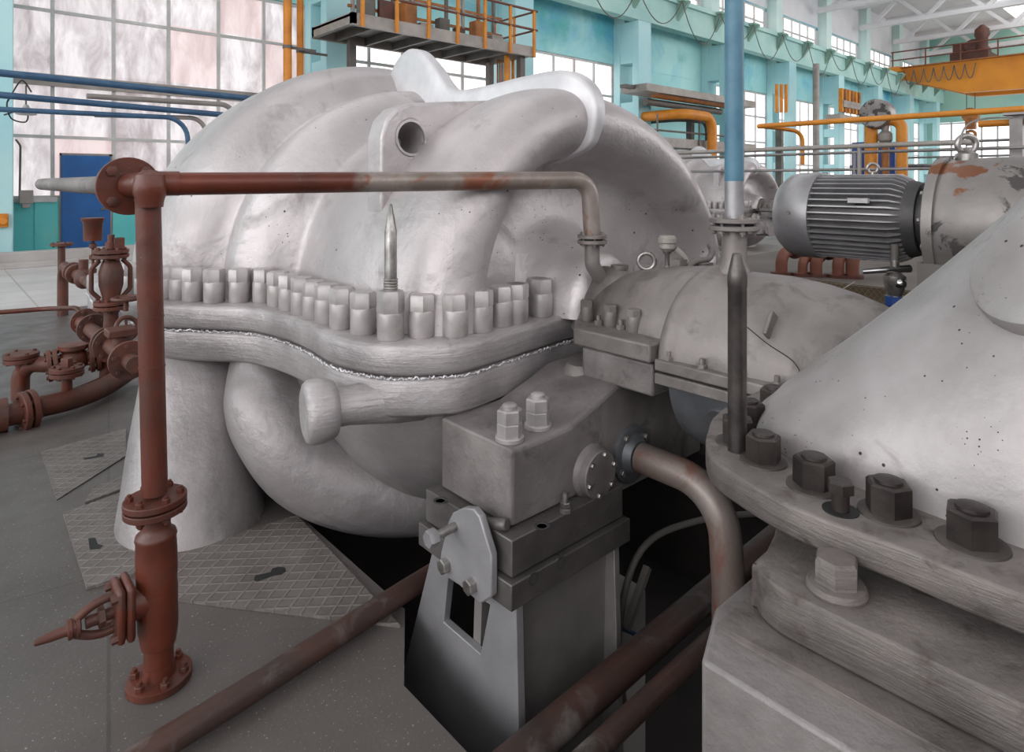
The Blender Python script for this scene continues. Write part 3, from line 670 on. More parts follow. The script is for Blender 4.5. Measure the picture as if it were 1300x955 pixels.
# ================================================================== long wall
YF = 15.9; PW = .86
PXS = [.43]+[7.84+6.78*k for k in range(9)]
struct(MB().box((-14,YW,0), (XE,YW+.3,1.27)).box((-14,YW,6.55),(XE,YW+.3,9.6)).box((-14,YW,11.3),(XE,YW+.3,ZR)).build('wall_back', 'teal'))
bays = list(zip(PXS[:-1], PXS[1:])); solid = (3,)
b = MB()
for i, (x0, x1) in enumerate(bays):
    if i in solid: b.box((x0+.43,YW+.01,1.27), (x1+.43,YW+.29,6.55))
b.box((-14,YW+.01,1.27), (-7,YW+.29,6.55))
if b.v: struct(b.build('wall_back', 'teal'))
struct(MB().box((-14,YW-.03,9.62), (XE,YW-.005,9.66)).box((-14,YW-.03,11.34),(XE,YW-.005,ZR)).build('wall_back_upper', 'white_wall'))
for i, x in enumerate(PXS):
    b = MB()
    b.box((x,YW-.35,0), (x+PW,YW,8.2)).box((x,YF,0),(x+PW,YF+.32,8.2))
    for z0, z1 in ((0,.5),(2.2,2.7),(4.4,4.9),(6.5,8.2)): b.box((x+.04,YF+.3,z0), (x+PW-.04,YW-.3,z1))
    if i < 2: b.box((x+.3,YF+.2,0), (x+.5,YW-.2,8.2))
    struct(b.build('trim_1', 'teal_col', bevel=.02))
    struct(MB().box((x+.05,YW-.55,8.0), (x+PW-.05,YW,ZR)).build('trim_2', 'col_up'))
# runway beam with its rail and brackets
rb = thing('crane_runway', 'long pale green crane runway beam along the wall columns', 'crane beam', (20,16.2,8.2))
MB().box((-14,15.9,8.2), (XE,16.35,9.42)).box((-14,15.75,9.3),(XE,16.5,9.5)).build('beam', 'teal_beam', rb)
MB().box((-14,16.05,9.5), (XE,16.2,9.62)).build('rail', 'grey_steel', rb)
for i, x in enumerate([18.0+3.1*k for k in range(15)]):
    MB().prism([(0,0),(0,-.75),(-.62,0)], (x,15.9,9.35), (0,1,0), (0,0,1), (1,0,0), -.09, .09).box((x-.25,15.45,9.36),(x+.25,15.9,9.46)).build('bracket', 'bracket', rb)
# cables in swags under the beam
sw = [18.0+3.1*k for k in range(12)]
for i in range(0, 11):
    x0, x1 = sw[i]-.4, sw[i+1]-.4; n = 14; sag = (1.5, 1.2, 1.6, 1.0)[i % 4]
    pts = [V((x0+(x1-x0)*k/n, 15.42, 9.3-sag*4*(k/n)*(1-k/n))) for k in range(n+1)]
    tag(MB().tube(pts, .022, 6).build('hanging_cable', 'grey_dark'), 'dark cable sagging below the crane runway, %s loop counted from the left' % ORD[i], 'cable', 'cables hanging in loops under the crane runway')
# ---- windows
def window(n, x0, x1, z0, z1, xs, zs, mat, y=YW+.1, ax='x', fr=.07):
    W = MB().box((x0,y,z0), (x1,y+.03,z1)) if ax == 'x' else MB().box((y,x0,z0), (y+.03,x1,z1))
    w = struct(W.build('window_%d' % n, mat))
    f = MB()
    for x in xs:
        if ax == 'x': f.box((x-fr/2,y-.07,z0), (x+fr/2,y,z1))
        else: f.box((y-.07,x-fr/2,z0), (y,x+fr/2,z1))
    for z in zs:
        if ax == 'x': f.box((x0,y-.06,z-fr/2), (x1,y-.002,z+fr/2))
        else: f.box((y-.06,x0,z-fr/2), (y-.002,x1,z+fr/2))
    f.build('window_frame', 'frame', w); return w
wn = 0
for i, (x0, x1) in enumerate(bays):
    wn += 1
    if i in solid: wn -= 1; continue
    if i == 0:
        window(1, x0+PW, x1, 1.27, 6.55, [2.08+1.16*k for k in range(6)], [1.3, 2.62, 3.95, 5.38, 6.5], 'pane')
        struct(MB().box((x0+PW,YW-.06,3.72), (x1,YW+.02,3.98)).build('trim_3', 'grey_steel'))
    else:
        k = 5; window(wn, x0+PW, x1, 1.27, 6.55, [x0+PW+(x1-x0-PW)*j/k for j in range(k+1)], [1.3, 2.62, 3.8, 5.2, 6.5], 'pane_bright', fr=.09)
for i, (x0, x1) in enumerate(bays):
    if i < 2: continue
    k = 5; wn += 1
    window(wn, x0+PW+.2, x1-.2, 9.66, 11.3, [x0+PW+.2+(x1-x0-PW-.4)*j/k for j in range(k+1)], [9.7, 10.5, 11.27], 'pane_bright', fr=.1)
window(wn+1, -7, .4, 1.27, 6.55, [-7+1.16*k for k in range(7)], [1.3, 2.62, 3.95, 5.38, 6.5], 'pane'); wn += 1
# teal panels below the left window, the blue door between them
struct(MB().box((1.29,YW-.05,0), (2.17,YW,1.25)).box((1.29,YW-.08,0),(1.36,YW,1.25)).box((1.75,YW-.075,0),(1.80,YW,1.25)).build('wall_panel', 'teal_low'))
struct(MB().box((3.2,YW-.05,0), (7.8,YW,1.25)).build('wall_panel', 'teal_low'))
struct(MB().box((1.25,YW-.1,1.2), (2.15,YW,1.30)).box((3.2,YW-.1,1.2),(7.8,YW,1.3)).build('trim_4', 'frame'))
d = struct(MB().box((2.22,YW-.12,0), (3.14,YW-.02,2.22)).build('door_1', 'door_blue', bevel=.01))
MB().box((2.2,YW-.06,0), (2.23,YW+.02,2.26)).box((3.13,YW-.06,0),(3.19,YW+.02,2.26)).box((2.2,YW-.06,2.22),(3.19,YW+.02,2.27)).build('door_frame', 'grey_steel', d)
MB().box((2.95,YW-.17,1.0), (3.05,YW-.12,1.05)).build('door_handle', 'grey_dark', d)
b = MB().box((-14,15.35,.10), (7.8,15.6,.30)).box((-14,15.2,0),(7.8,15.7,.12))
struct(b.build('trim_5', 'kerb', bevel=.02))
# ---- end wall
struct(MB().box((XE,-10,0), (XE+.3,YW,1.5)).box((XE,-10,6.6),(XE+.3,YW,ZR)).box((XE,16.4,1.5),(XE+.3,YW,6.6)).box((XE,8.2,1.5),(XE+.3,9.0,6.6)).build('wall_right', 'end_teal'))
window(wn+1, 9.0, 16.4, 1.5, 6.6, [9+1.057*k for k in range(8)], [1.6, 3.2, 4.9, 6.5], 'pane_bright', XE+.05, 'y', .12)
window(wn+2, -10, 8.2, 1.5, 6.6, [-10+1.07*k for k in range(18)], [1.6, 3.2, 4.9, 6.5], 'pane_bright', XE+.05, 'y', .12)
# ---- roof
struct(MB().box((-14,-10,ZR), (XE,YW,ZR+.3)).build('ceiling', 'roof'))
for k in range(8):
    x = 21.4+6.78*k-1.2; b = MB()
    b.box((x,-10,ZR-.5), (x+.5,YW,ZR)).box((x,-10,ZR-2.0),(x+.4,YW-.5,ZR-1.7))
    for j in range(7):
        y0 = YW-1.2-3.2*j; b.bar((x+.2,y0,ZR-1.85), (x+.2,y0-1.6,ZR-.3), .22, .22).bar((x+.2,y0-1.6,ZR-.3), (x+.2,y0-3.2,ZR-1.85), .22, .22)
    struct(b.build('trim_6', 'roof'))

# skylight strip in the roof; unseen gable windows at left, added for side light
struct(MB().box((-14,7.5,ZR-.02), (XE,10.5,ZR-.01)).build('window_30', 'pane_roof'))
struct(MB().box((-14.3,-10,0), (-14,YW,2.0)).box((-14.3,-10,11),(-14,YW,ZR)).build('wall_left', 'end_teal'))
window(31, -9, 16.5, 2.0, 11, [-9+1.7*k for k in range(16)], [2.1, 5, 8, 10.9], 'pane_fill', -14.05, 'y', .12)  # glowing panes added out of view to light the casing's left faces
# the opposite wall with its high windows, behind the camera
struct(MB().box((-14,-10.3,0), (30,-10,5.6)).box((-14,-10.3,12.6),(30,-10,ZR)).box((30,-10.3,0),(XE,-10,2.5)).box((30,-10.3,13.2),(XE,-10,ZR)).build('wall_front', 'white_wall'))
window(32, -14, 30, 5.6, 12.6, [-14+2*k for k in range(23)], [5.7, 8, 10.3, 12.5], 'pane_front', -10.05, 'x', .12)
window(33, 30, XE, 2.5, 13.2, [30+2*k for k in range(18)], [2.6, 6, 9.5, 13.1], 'pane_fill', -10.05, 'x', .12)  # unseen glowing panes, added to brighten the far walls and ceiling
# ================================================================== rust-red pipe in the left foreground
rp = thing('rust_pipe', 'rust-red flanged pipe standing at the left and crossing in front of the casing', 'pipe', (.574,2.36,0))
top = V((.545,2.385,1.63)); base = V((.574,2.36,0)); endp = V((2.20,1.905,1.655))
ax_ = (top-base).normalized()
def al(z): return base+(top-base)*(z/1.63)
b = MB().tube([al(.62), al(1.63)], .0385, 28)
b.cyl(al(1.585), al(1.592), .040, 28).cyl(al(1.20), al(1.206), .040, 28).cyl(al(1.035), al(1.041), .040, 28)
b.build('upright_pipe', 'rust', rp)
def silverfade():
    t = NT('rust_to_bare')
    sep = t.n('ShaderNodeSeparateXYZ'); t.l(t.tc.outputs['Object'], sep.inputs[0])
    red = t.mix(t.ramp(t.noise(4, 5), .35, .65), lin((104, 48, 32)), lin((80, 40, 29)))
    red = t.mix(t.ramp(t.noise(8, 7, .6), .6, .75), red, lin((98, 84, 74)))
    gr = t.mix(t.ramp(t.noise(7, 6), .4, .66), lin((120, 108, 100)), lin((150, 140, 134)))
    gr = t.mix(t.ramp(t.noise(4.5, 6, .6, .8), .58, .68), gr, lin((122, 76, 56)))
    f = t.math('ADD', t.ramp(sep.outputs['X'], .45, .75), t.ramp(t.noise(5, 4), .3, .7, -.3, .3))
    return t.out(t.mix(t.ramp(f, .35, .65), red, gr), .38, .25, t.bump(t.noise(30, 5), .15, .01))
M['rust_fade'] = silverfade()
drop = V((2.215,1.90,1.375))
run = [top+V((.02,-.006,.01)), endp, drop+V((-.0,0,.03))]
b = MB().tube(bent(run, .085, 9), .0385, 28)
b.build('cross_pipe', 'rust_fade', rp, label='bare grey and rust streaked cross pipe')
MB().lathe(top+V((-.0,-.03,.01)), (0,0,1), [(-.075,.0385),(-.05,.042),(-.03,.05),(.0,.05),(.03,.042),(.045,.02),(.047,0)], 28).build('tee_joint', 'rust', rp)
MB().tube(bent([top+V((.09,-.026,.012)), top+V((.0,.0,.012)), top+V((-.03,.10,.005))], .05, 8), .041, 28).build('elbow', 'rust', rp)
fo = top+V((-.032,.115,.003)); fd = V((-.02,1,0)).normalized()
MB().cyl(fo-fd*.010, fo+fd*.010, .098, 40, bev=.002).build('blind_flange', 'rust', rp)
for k in range(4):
    a = .78+k*PI/2; x, y, z = basis(fd); q = fo+(x*math.cos(a)+y*math.sin(a))*.072
    MB().hexn(q-fd*.01, -fd, .018, .012).hexn(q+fd*.01, fd, .018, .012).build('flange_bolt', 'rust_dark', rp)
MB().tube([fo+fd*.01, fo+fd*1.85], [.037, .031], 24).build('far_stub', 'housing', rp, label='pale pipe stub running away behind the flange')
flange_pair(drop+V((0,0,.015)), (0,0,1), .066, .016, .008, rp, 'housing', 6, .008, 'pipe_flange', nutmat='housing')
MB().tube(bent([drop, drop+V((0,0,-.10)), V((2.28,1.90,1.20))], .05, 6), .034, 24).build('drop_pipe', 'housing', rp)
# valve low on the upright
flange_pair(al(.585), ax_, .095, .021, .006, rp, 'rust', 6, .013, 'pipe_flange', phase=.2)
b = MB().lathe(al(0), ax_, [(.30,.058),(.31,.06),(.335,.06),(.36,.062),(.42,.062),(.47,.060),(.478,.063),(.49,.06),(.50,.047),(.52,.043),(.56,.043)], 32)
b.build('valve_body', 'rust', rp, angle=45)
b = MB().lathe(al(0), ax_, [(.03,.044),(.12,.045),(.125,.052),(.18,.060),(.31,.061)], 32); b.build('lower_body', 'rust', rp, angle=45)
vc = al(.285); vx = V((-.97,.02,-.02)).normalized(); up_ = V((0,0,1)); vy = V((0,1,0))
MB().cyl(vc, vc+vx*.10, .05, 28).build('bonnet_neck', 'rust', rp)
for k, s_ in ((.075, .088), (.102, .085)):
    MB().obox(vc+vx*(k+.011), vx*.0125, vy*s_*.72, up_*s_).build('bonnet_flange', 'rust', rp, bevel=.012)
for sy in (-1, 1):
    for sz in (-1, 1): 
        q = vc+vx*.12+vy*sy*.045+up_*sz*.062; MB().hexn(q, vx, .014, .02).build('bonnet_bolt', 'rust_dark', rp)
for sy in (-1, 1):
    MB().tube(curve([vc+vx*.125+up_*sy*.052, vc+vx*.155+up_*sy*.052, vc+vx*.19+up_*sy*.042, vc+vx*.225+up_*sy*.022], 5), .013, 12).build('yoke_arm', 'rust_dark', rp)
MB().cyl(vc+vx*.12, vc+vx*.20, .018, 16).hexn(vc+vx*.15, vx, .032, .018).build('gland', 'rust_dark', rp)
MB().lathe(vc+vx*.212, vx, [(0,.02),(.004,.032),(.012,.032),(.014,.026),(.022,.026),(.024,.03),(.034,.03),(.036,.018),(.04,.016),(.08,.014),(.115,.009),(.118,.005)], 20).build('spindle', 'rust_dark', rp)
MB().lathe(base, ax_, [(.002,.098),(.022,.098),(.024,.094),(.026,.05),(.06,.046),(.07,.0)], 36).build('base_flange', 'rust', rp)
for k in range(6):
    a = .5+k*PI/3; q = base+V((math.cos(a)*.076, math.sin(a)*.076, .024)); MB().hexn(q, (0,0,1), .015, .016).cyl(q, q+V((0,0,.028)), .008, 10).build('flange_bolt', 'rust_dark', rp)
# pipe low along the floor into the pit
tag(MB().tube([V((-.4,1.92,.05)), V((.79,2.06,.05)), V((1.42,2.15,.05)), V((2.3,2.28,.03))], .04, 24).build('floor_pipe', 'pit_pipe'), 'dark rusty pipe lying along the floor into the pit below the casing', 'pipe')
# ================================================================== bent drain pipe at the bearing bracket, pipes in the pit
dp = thing('drain_pipe', 'grey and rust bent pipe leaving the round flange of the bearing bracket', 'pipe', (2.1,1.6,.56))
dl = [V((2.10,1.55,.555)), V((2.11,1.20,.545)), V((2.105,1.175,.2)), V((2.10,1.17,-1.1))]
MB().tube(bent(dl, .19, 12), .0575, 28).build('pipe', 'drain', dp)
MB().lathe((2.10,1.60,.556), (0,-1,0), [(-.02,.115),(.012,.115),(.016,.11),(.018,.08),(.045,.06)], 36).build('pipe_flange', 'housing_low', dp)
for k in range(4):
    a = .6+k*PI/2; MB().hexn((2.10+.092*math.cos(a), 1.585, .556+.092*math.sin(a)), (0,-1,0), .014, .014).build('flange_bolt', 'steel', dp)
tag(MB().tube([V((.9,1.40,-.07)), V((3.6,1.44,-.04))], .055, 24).build('pit_pipe', 'pit_pipe'), 'thicker dark rusty pipe crossing the pit beside the stand', 'pipe')
tag(MB().tube([V((.9,1.25,-.05)), V((3.6,1.30,-.05))], .035, 20).build('pit_pipe', 'pit_pipe'), 'thinner dark rusty pipe crossing the pit under the bent drain pipe', 'pipe')
lp_ = curve([V((2.1,1.62,-.55)), V((2.05,1.62,-.15)), V((2.2,1.62,.12)), V((2.5,1.55,.16)), V((2.9,1.4,.12))], 8)
tag(MB().tube(lp_, .014, 10).build('hose', 'grey_dark'), 'thin dark hose looping up behind the stand in the pit', 'hose')
tag(MB().box((2.26,1.78,-1.1), (2.46,2.02,-.22)).build('concrete_block', 'kerb', bevel=.02), 'pale concrete block down in the pit just right of the stand', 'block')
tag(MB().tube(curve([atd(738,812,2.75), atd(755,800,2.75), atd(775,796,2.75), atd(800,802,2.75), atd(826,820,2.75)], 6), .010, 10).build('blue_hose', 'blue_pipe'), 'short blue hose arching in the dark pit right of the stand', 'hose')
tag(MB().bar(atd(822,720,2.9), atd(795,800,2.75), .03, .03).build('bracket_bar', 'grey_steel'), 'grey flat bar leaning in the pit between the stand and the drain pipe', 'bar')
# ================================================================== rusty valve pipework on the floor at the left
def disc(o, ax, r, t, root, mat='rust_dark', nb=6, rb=.014, name='pipe_flange'):
    x, y, z = basis(ax); o = V(o); b = MB().cyl(o-z*t/2, o+z*t/2, r, 28, bev=t*.1)
    f = b.build(name, mat, root)
    for k in range(nb):
        a = .3+2*PI*k/nb; p = o+(x*math.cos(a)+y*math.sin(a))*r*.76
        MB().hexn(p+z*t/2, z, rb, rb).hexn(p-z*t/2, -z, rb, rb).cyl(p-z*t/2, p+z*t/2, rb*.6, 8).build('flange_bolt', mat, f)
vs = thing('valve_assembly', 'rusty valve stack on a flanged pipe left of the upright rust pipe', 'valve', (.64,3.6,0))
XA = .645; ZA = .89
MB().tube(bent([V((.95,4.26,ZA)), V((XA-.02,4.26,ZA)), V((XA,3.02,ZA))], .08, 6), .034, 20).build('main_pipe', 'rust_dark', vs)
for y, r in ((4.14,.07),(3.92,.074),(3.52,.08),(3.47,.08),(3.12,.082)): disc((XA,y,ZA), (0,1,0), r, .017, vs, rb=.010)
q = atd(141, 400, 3.26); q = V((q.x, q.y, 0))
def zq(v): return 1.65-(v-230)/820*3.26
MB().lathe(q, (0,0,1), [(ZA-.01,.036),(zq(400),.032),(zq(388),.037),(zq(376),.04),(zq(362),.054),(zq(345),.056),(zq(336),.045),(zq(328),.032)], 24).build('valve_body', 'rust_dark', vs, angle=60)
for v, r in ((390,.078),(384,.078),(325,.08),(319,.08)): disc(q+V((0,0,zq(v))), (0,0,1), r, .018, vs, nb=8, rb=.010)
MB().lathe(q, (0,0,1), [(zq(316),.026),(zq(308),.026),(zq(306),.016),(zq(298),.016)], 14).obox(q+V((.03,-.02,zq(309))), (.022,0,0), (0,.022,0), (0,0,.028)).build('bonnet', 'rust_dark', vs)
for sx in (-1, 1): MB().tube(bent([q+V((.05*sx,0,zq(330))), q+V((.085*sx,0,zq(340))), q+V((.085*sx,0,zq(368))), q+V((.05*sx,0,zq(378)))], .03, 5), .011, 10).build('yoke_arm', 'rust_dark', vs)
q2 = atd(161, 417, 2.95)
b = MB().torus(q2, (.3,-.9,.2), .05, .010, 20, 8).cyl(q2, q2+V((0,.13,-.03)), .011, 10)
for k in range(4): b.cyl(q2, q2+Matrix.Rotation(k*PI/2, 3, V((.3,-.9,.2)).normalized()) @ basis((.3,-.9,.2))[0]*.05, .006, 8)
b.build('hand_wheel', 'rust_dark', vs)
q3 = atd(160, 379, 3.1)
b = MB().torus(q3, (0,0,1), .055, .010, 20, 8).cyl(q3-V((0,0,.06)), q3, .011, 10)
for k in range(4): b.cyl(q3, q3+V((math.cos(k*PI/2+.4), math.sin(k*PI/2+.4), 0))*.055, .006, 8)
b.build('hand_wheel', 'rust_dark', vs)
q4 = V((XA, 3.3, ZA)); MB().cyl(q4, q4+V((0,0,.09)), .03, 16).obox(q4+V((.0,0,.09)), (.055,0,0), (0,.05,0), (0,0,.018)).build('valve_bonnet', 'rust_dark', vs, bevel=.006)
rr2 = thing('riser_pipe', 'rusty elbow rising from the floor behind the valve stack with a small flanged stub', 'pipe', (1.26,9.6,0))
MB().tube(bent([V((1.26,9.6,0)), V((1.26,9.6,.62)), V((1.24,7.3,.62))], .22, 8), .058, 18).build('elbow_pipe', 'rust_dark', rr2)
MB().cyl((1.25,9.62,.55), (1.25,9.62,.86), .04, 14).build('stub', 'rust_dark', rr2); disc((1.25,9.62,.87), (0,0,1), .12, .035, rr2, nb=4)
for y in (8.75, 8.55): disc((1.25,y,.62), (0,1,0), .11, .08, rr2)
MB().sph((1.245,8.1,.62), .11, 10, (.8,1.3,1)).cyl((1.245,8.1,.62), (1.245,8.1,.82), .045, 14).build('valve_body', 'rust_dark', rr2)
q = atd(118, 292, 6.7); fn = thing('oil_cup', 'rusty drip cup on a thin stem above the valves, in front of the blue door', 'drip cup', (q.x,q.y,.62))
MB().lathe(q, (0,0,1), [(-.12,.02),(-.11,.085),(.08,.09),(.1,.105),(.125,.107),(.125,.09)], 20).build('cup', 'rust', fn)
b = MB().cyl(V((q.x,q.y,.62)), q-V((0,0,.1)), .014, 10)
for z in (.72, .86, .98): b.lathe((q.x,q.y,z), (0,0,1), [(-.03,.015),(-.02,.035),(.02,.035),(.03,.015)], 12)
b.build('stem', 'rust_dark', fn)
tag(MB().tube(bent([V((-3,9.3,.3)), atd(60, 392, 7.1), atd(98, 391, 6.9), atd(104, 402, 6.8)], .2, 5), .026, 12).build('thin_pipe', 'rust'), 'thin straight red pipe low above the floor running in from the left edge', 'pipe')
fp = thing('floor_pipework', 'thick rusty pipe along the floor at the left edge with a flanged stub', 'pipe', atd(95,508,4.57))
pl_ = curve([atd(-60,541,4.1), atd(0,530,4.24), atd(50,517,4.42), atd(95,506,4.6), atd(135,490,4.9), atd(172,466,5.25)], 6)
MB().tube(pl_, .072, 22).build('main_pipe', 'rust_dark', fp)
dd = (atd(50,517,4.42)-atd(0,530,4.24)).normalized()
for u, v, d in ((29,523.5,4.34),(40,520,4.39)): disc(atd(u,v,d), dd, .135, .035, fp)
MB().tube([atd(-40,535,4.15), atd(10,526,4.28)], .11, 20).build('valve_body', 'rust_dark', fp)
o = atd(85, 505, 4.57); MB().cyl(o, o+V((0,0,.17)), .034, 16).build('stub', 'rust', fp)
for k in (.17, .205): disc(o+V((0,0,k)), (0,0,1), .105, .03, fp)
MB().hexn(o+V((0,0,.22)), (0,0,1), .04, .06).build('plug', 'rust_dark', fp)
vp2 = thing('valve_pipework', 'rusty flanged elbow pipe with a valve behind the thick floor pipe', 'pipe', atd(24,505,4.92))
p0 = atd(26, 505, 4.92); p0.z = 0
MB().tube(bent([p0, V((p0.x,p0.y,.26)), atd(70,463,4.95), atd(150,446,5.2)], .2, 8), .06, 20).build('elbow_pipe', 'rust_dark', vp2)
d2 = (atd(150,446,5.2)-atd(70,463,4.95)).normalized()
for u, v, d in ((63,464.5,4.93),(71,463,4.95),(116,453,5.09),(124,451.5,5.12)): disc(atd(u,v,d), d2, .12, .03, vp2)
o = atd(93, 457, 5.02); MB().sph(o, .1, 10, (1.1,1.1,.9)).lathe(o, (0,0,1), [(.05,.06),(.09,.1),(.12,.1),(.125,.04)], 18).build('valve_body', 'rust', vp2)
o = atd(137, 449, 5.16); MB().cyl(o, V((o.x,o.y,0)), .06, 18).build('leg_pipe', 'rust', vp2)
o = atd(27, 480, 4.9); MB().cyl(o-V((0,0,.06)), o+V((0,0,.14)), .038, 16).build('stub', 'rust', vp2)
for k in (.14, .175): disc(o+V((0,0,k)), (0,0,1), .115, .03, vp2, nb=4)
tag(MB().tube(curve([atd(45,512,4.8), atd(85,500,4.9), atd(125,484,5.1), atd(158,466,5.4)], 6), .026, 12).build('thin_pipe', 'rust_dark'), 'thin rusty pipe running behind the thick floor pipe', 'pipe')
# ================================================================== motor, reducer, drain valve
MX, MZ = 3.88, 1.45
mo = thing('electric_motor', 'silver finned electric motor with a round fan cowl, beyond the coupling cover', 'motor', (MX,1.4,1.21))
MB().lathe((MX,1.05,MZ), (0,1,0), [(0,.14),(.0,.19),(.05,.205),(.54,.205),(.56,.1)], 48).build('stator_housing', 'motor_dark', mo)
for k in range(40):
    a = 2*PI*k/40+.04
    if abs(math.cos(a)) < .16 and math.sin(a) > 0: pass
    e = V((math.cos(a),0,math.sin(a))); y = V((0,1,0)); c = V((MX,1.33,MZ)); t = e.cross(y)
    f = MB().prism([(-.235,.19),(-.22,.215),(-.17,.238),(.235,.238),(.235,.19)], c, y, e, t, -.0042, .0042)
    f.build('cooling_fin', 'motor', mo)
MB().lathe((MX,1.56,MZ), (0,1,0), [(0,.246),(.008,.25),(.12,.25),(.17,.238),(.215,.20),(.245,.14),(.255,.07),(.257,0)], 56).build('fan_cowl', 'motor', mo)
b = MB()
for k in range(8):
    a = k*PI/4; b.hexn((MX+.19*math.cos(a), 1.03, MZ+.19*math.sin(a)), (0,-1,0), .016, .03)
b.build('end_bolts', 'steel', mo)
MB().lathe((MX,.985,MZ), (0,1,0), [(0,.15),(.0,.21),(.03,.215),(.035,.16),(.075,.16)], 40).build('end_shield', 'motor_dark', mo)
o, nrm = atd(1021, 272, 3.62), V((-.9,0,0))
MB().hexn((MX-.242,1.66,MZ+.02), (-1,0,.05), .014, .016).build('cowl_screw', 'steel', mo)
MB().torus((MX,1.30,MZ+.27), (1,.4,0), .026, .009, 20, 8).cyl((MX,1.30,MZ+.22), (MX,1.30,MZ+.25), .014, 12).build('lifting_eye', 'steel', mo)
MB().box((MX-.25,1.24,MZ+.085), (MX-.222,1.34,MZ+.11)).build('rating_plate', 'white_mach', mo)
def gear_mat():
    m = M['gearbox']; nt = m.node_tree; b = nt.nodes['Principled BSDF']; old = b.inputs['Base Color'].links[0].from_socket
    tc = nt.nodes.new('ShaderNodeTexCoord'); vd = nt.nodes.new('ShaderNodeVectorMath'); vd.operation = 'DISTANCE'; nt.links.new(tc.outputs['Object'], vd.inputs[0])
    vd.inputs[1].default_value = (-.20, .02, .80)
    nz = nt.nodes.new('ShaderNodeTexNoise'); nz.inputs['Scale'].default_value = 9; nz.inputs['Detail'].default_value = 6; nt.links.new(tc.outputs['Object'], nz.inputs['Vector'])
    ad = nt.nodes.new('ShaderNodeMath'); ad.operation = 'ADD'; nt.links.new(vd.outputs['Value'], ad.inputs[0])
    ml = nt.nodes.new('ShaderNodeMath'); ml.operation = 'MULTIPLY'; ml.inputs[1].default_value = .55; nt.links.new(nz.outputs['Fac'], ml.inputs[0]); nt.links.new(ml.outputs[0], ad.inputs[1])
    mr = nt.nodes.new('ShaderNodeMapRange'); mr.inputs[1].default_value = .365; mr.inputs[2].default_value = .34; nt.links.new(ad.outputs[0], mr.inputs[0])
    mx = nt.nodes.new('ShaderNodeMix'); mx.data_type = 'RGBA'; nt.links.new(mr.outputs[0], mx.inputs[0]); nt.links.new(old, mx.inputs[6]); mx.inputs[7].default_value = lin((126, 82, 58)); nt.links.new(mx.outputs[2], b.inputs['Base Color'])
gear_mat()
gb = thing('reducer_housing', 'dull grey rounded gear housing with peeling paint beside the finned motor', 'gear housing', (MX,.8,.9))
MB().lathe((MX,.40,MZ-.02), (0,1,0), [(0,0),(.0,.12),(.02,.22),(.08,.30),(.18,.335),(.34,.338),(.52,.328),(.565,.31),(.585,.27),(.585,.12)], 56).build('body', 'gearbox', gb, angle=50)
MB().lathe((MX,.93,MZ-.02), (0,1,0), [(0,.32),(.0,.343),(.045,.343),(.05,.30)], 56).build('rim_flange', 'gearbox', gb)
b = MB().box((MX-.3,.5,.0), (MX+.3,1.0,1.25)); b.build('pedestal', 'grey_dark', gb)
eb2 = V((MX-.02,.86,MZ+.32))
MB().torus(eb2+V((0,0,.065)), (.8,.6,0), .042, .015, 24, 10).lathe(eb2, (0,0,1), [(-.02,.05),(.015,.05),(.03,.025),(.04,.02)], 18).build('lifting_eye', 'steel', gb)
tag(MB().tube(curve([atd(1220,183,3.2), atd(1222,168,3.2), atd(1232,156,3.2), atd(1255,150,3.3), atd(1285,149,3.4)], 6), .005, 8).build('conduit', 'rail_grey'), 'thin pale bent conduit above the lifting eye of the gear housing', 'conduit')
dv = thing('drain_valve', 'small chrome lever valve with a blue fitting hanging below the finned motor', 'valve', atd(1136,385,3.35))
o = atd(1136, 345, 3.3)
MB().lathe(o, (0,0,-1), [(-.06,.02),(.0,.022),(.02,.05),(.05,.052),(.08,.045),(.12,.034),(.125,.045)], 24).build('body', 'steel', dv)
MB().lathe(o, (0,0,-1), [(.12,.036),(.125,.046),(.17,.046),(.175,.036),(.19,.036),(.2,.03)], 8).build('blue_fitting', 'panel_blue', dv, label='blue hexagonal fitting')
MB().sph(o+V((-.02,-.03,-.055)), .03, 10).tube([o+V((-.13,.11,.0)), o+V((-.04,.02,.012)), o+V((.06,-.05,.015))], [.012,.016,.02], 12).build('lever', 'chrome', dv, label='chrome lever')
MB().cyl(o+V((0,0,.02)), o+V((0,0,.14)), .02, 12).build('inlet_pipe', 'grey_dark', dv)
pf = thing('service_platform', 'low walkway edged with ochre checkered plate behind the coupling cover', 'platform', (6.2,1.2,0))
MB().box((4.66,-1.5,.925), (8.6,3.0,.95)).build('deck', 'deck', pf)
MB().box((4.64,-1.5,.60), (4.66,3.02,.945)).build('kick_plate', 'tread_ochre', pf, label='ochre checkered edge plate')
MB().box((4.8,-1.3,0), (8.4,2.8,.925)).build('base', 'grey_dark', pf)
names = ['leftmost of the five red elbows, nearest the coupling pole', 'second red elbow from the left, short and half hidden', 'middle one of the five red elbows below the motor', 'fourth red elbow from the left below the motor fins', 'rightmost of the five red elbows below the motor']
for (u, s_), nm in zip(((992,1.0),(1019,.8),(1036,1.0),(1064,.95),(1082,1.05)), names):
    p = at(u, 349+(u-992)*.045, .95); e = thing('red_elbow', nm, 'pipe elbow', p, 'red elbows on the walkway')
    MB().tube(bent([p, p+V((0,0,.16*s_)), p+V((.20,-.03,.185*s_))], .09, 8), .042*s_, 16).build('pipe', 'elbow', e)
    MB().cyl(p, p+V((0,0,.022)), .075, 20).build('base_flange', 'rust_dark', e)
    d_ = V((.2,-.03,.02)).normalized(); q = p+V((.15,-.022,.178*s_)); MB().cyl(q, q+d_*.045, .07, 20).build('end_flange', 'rust', e)
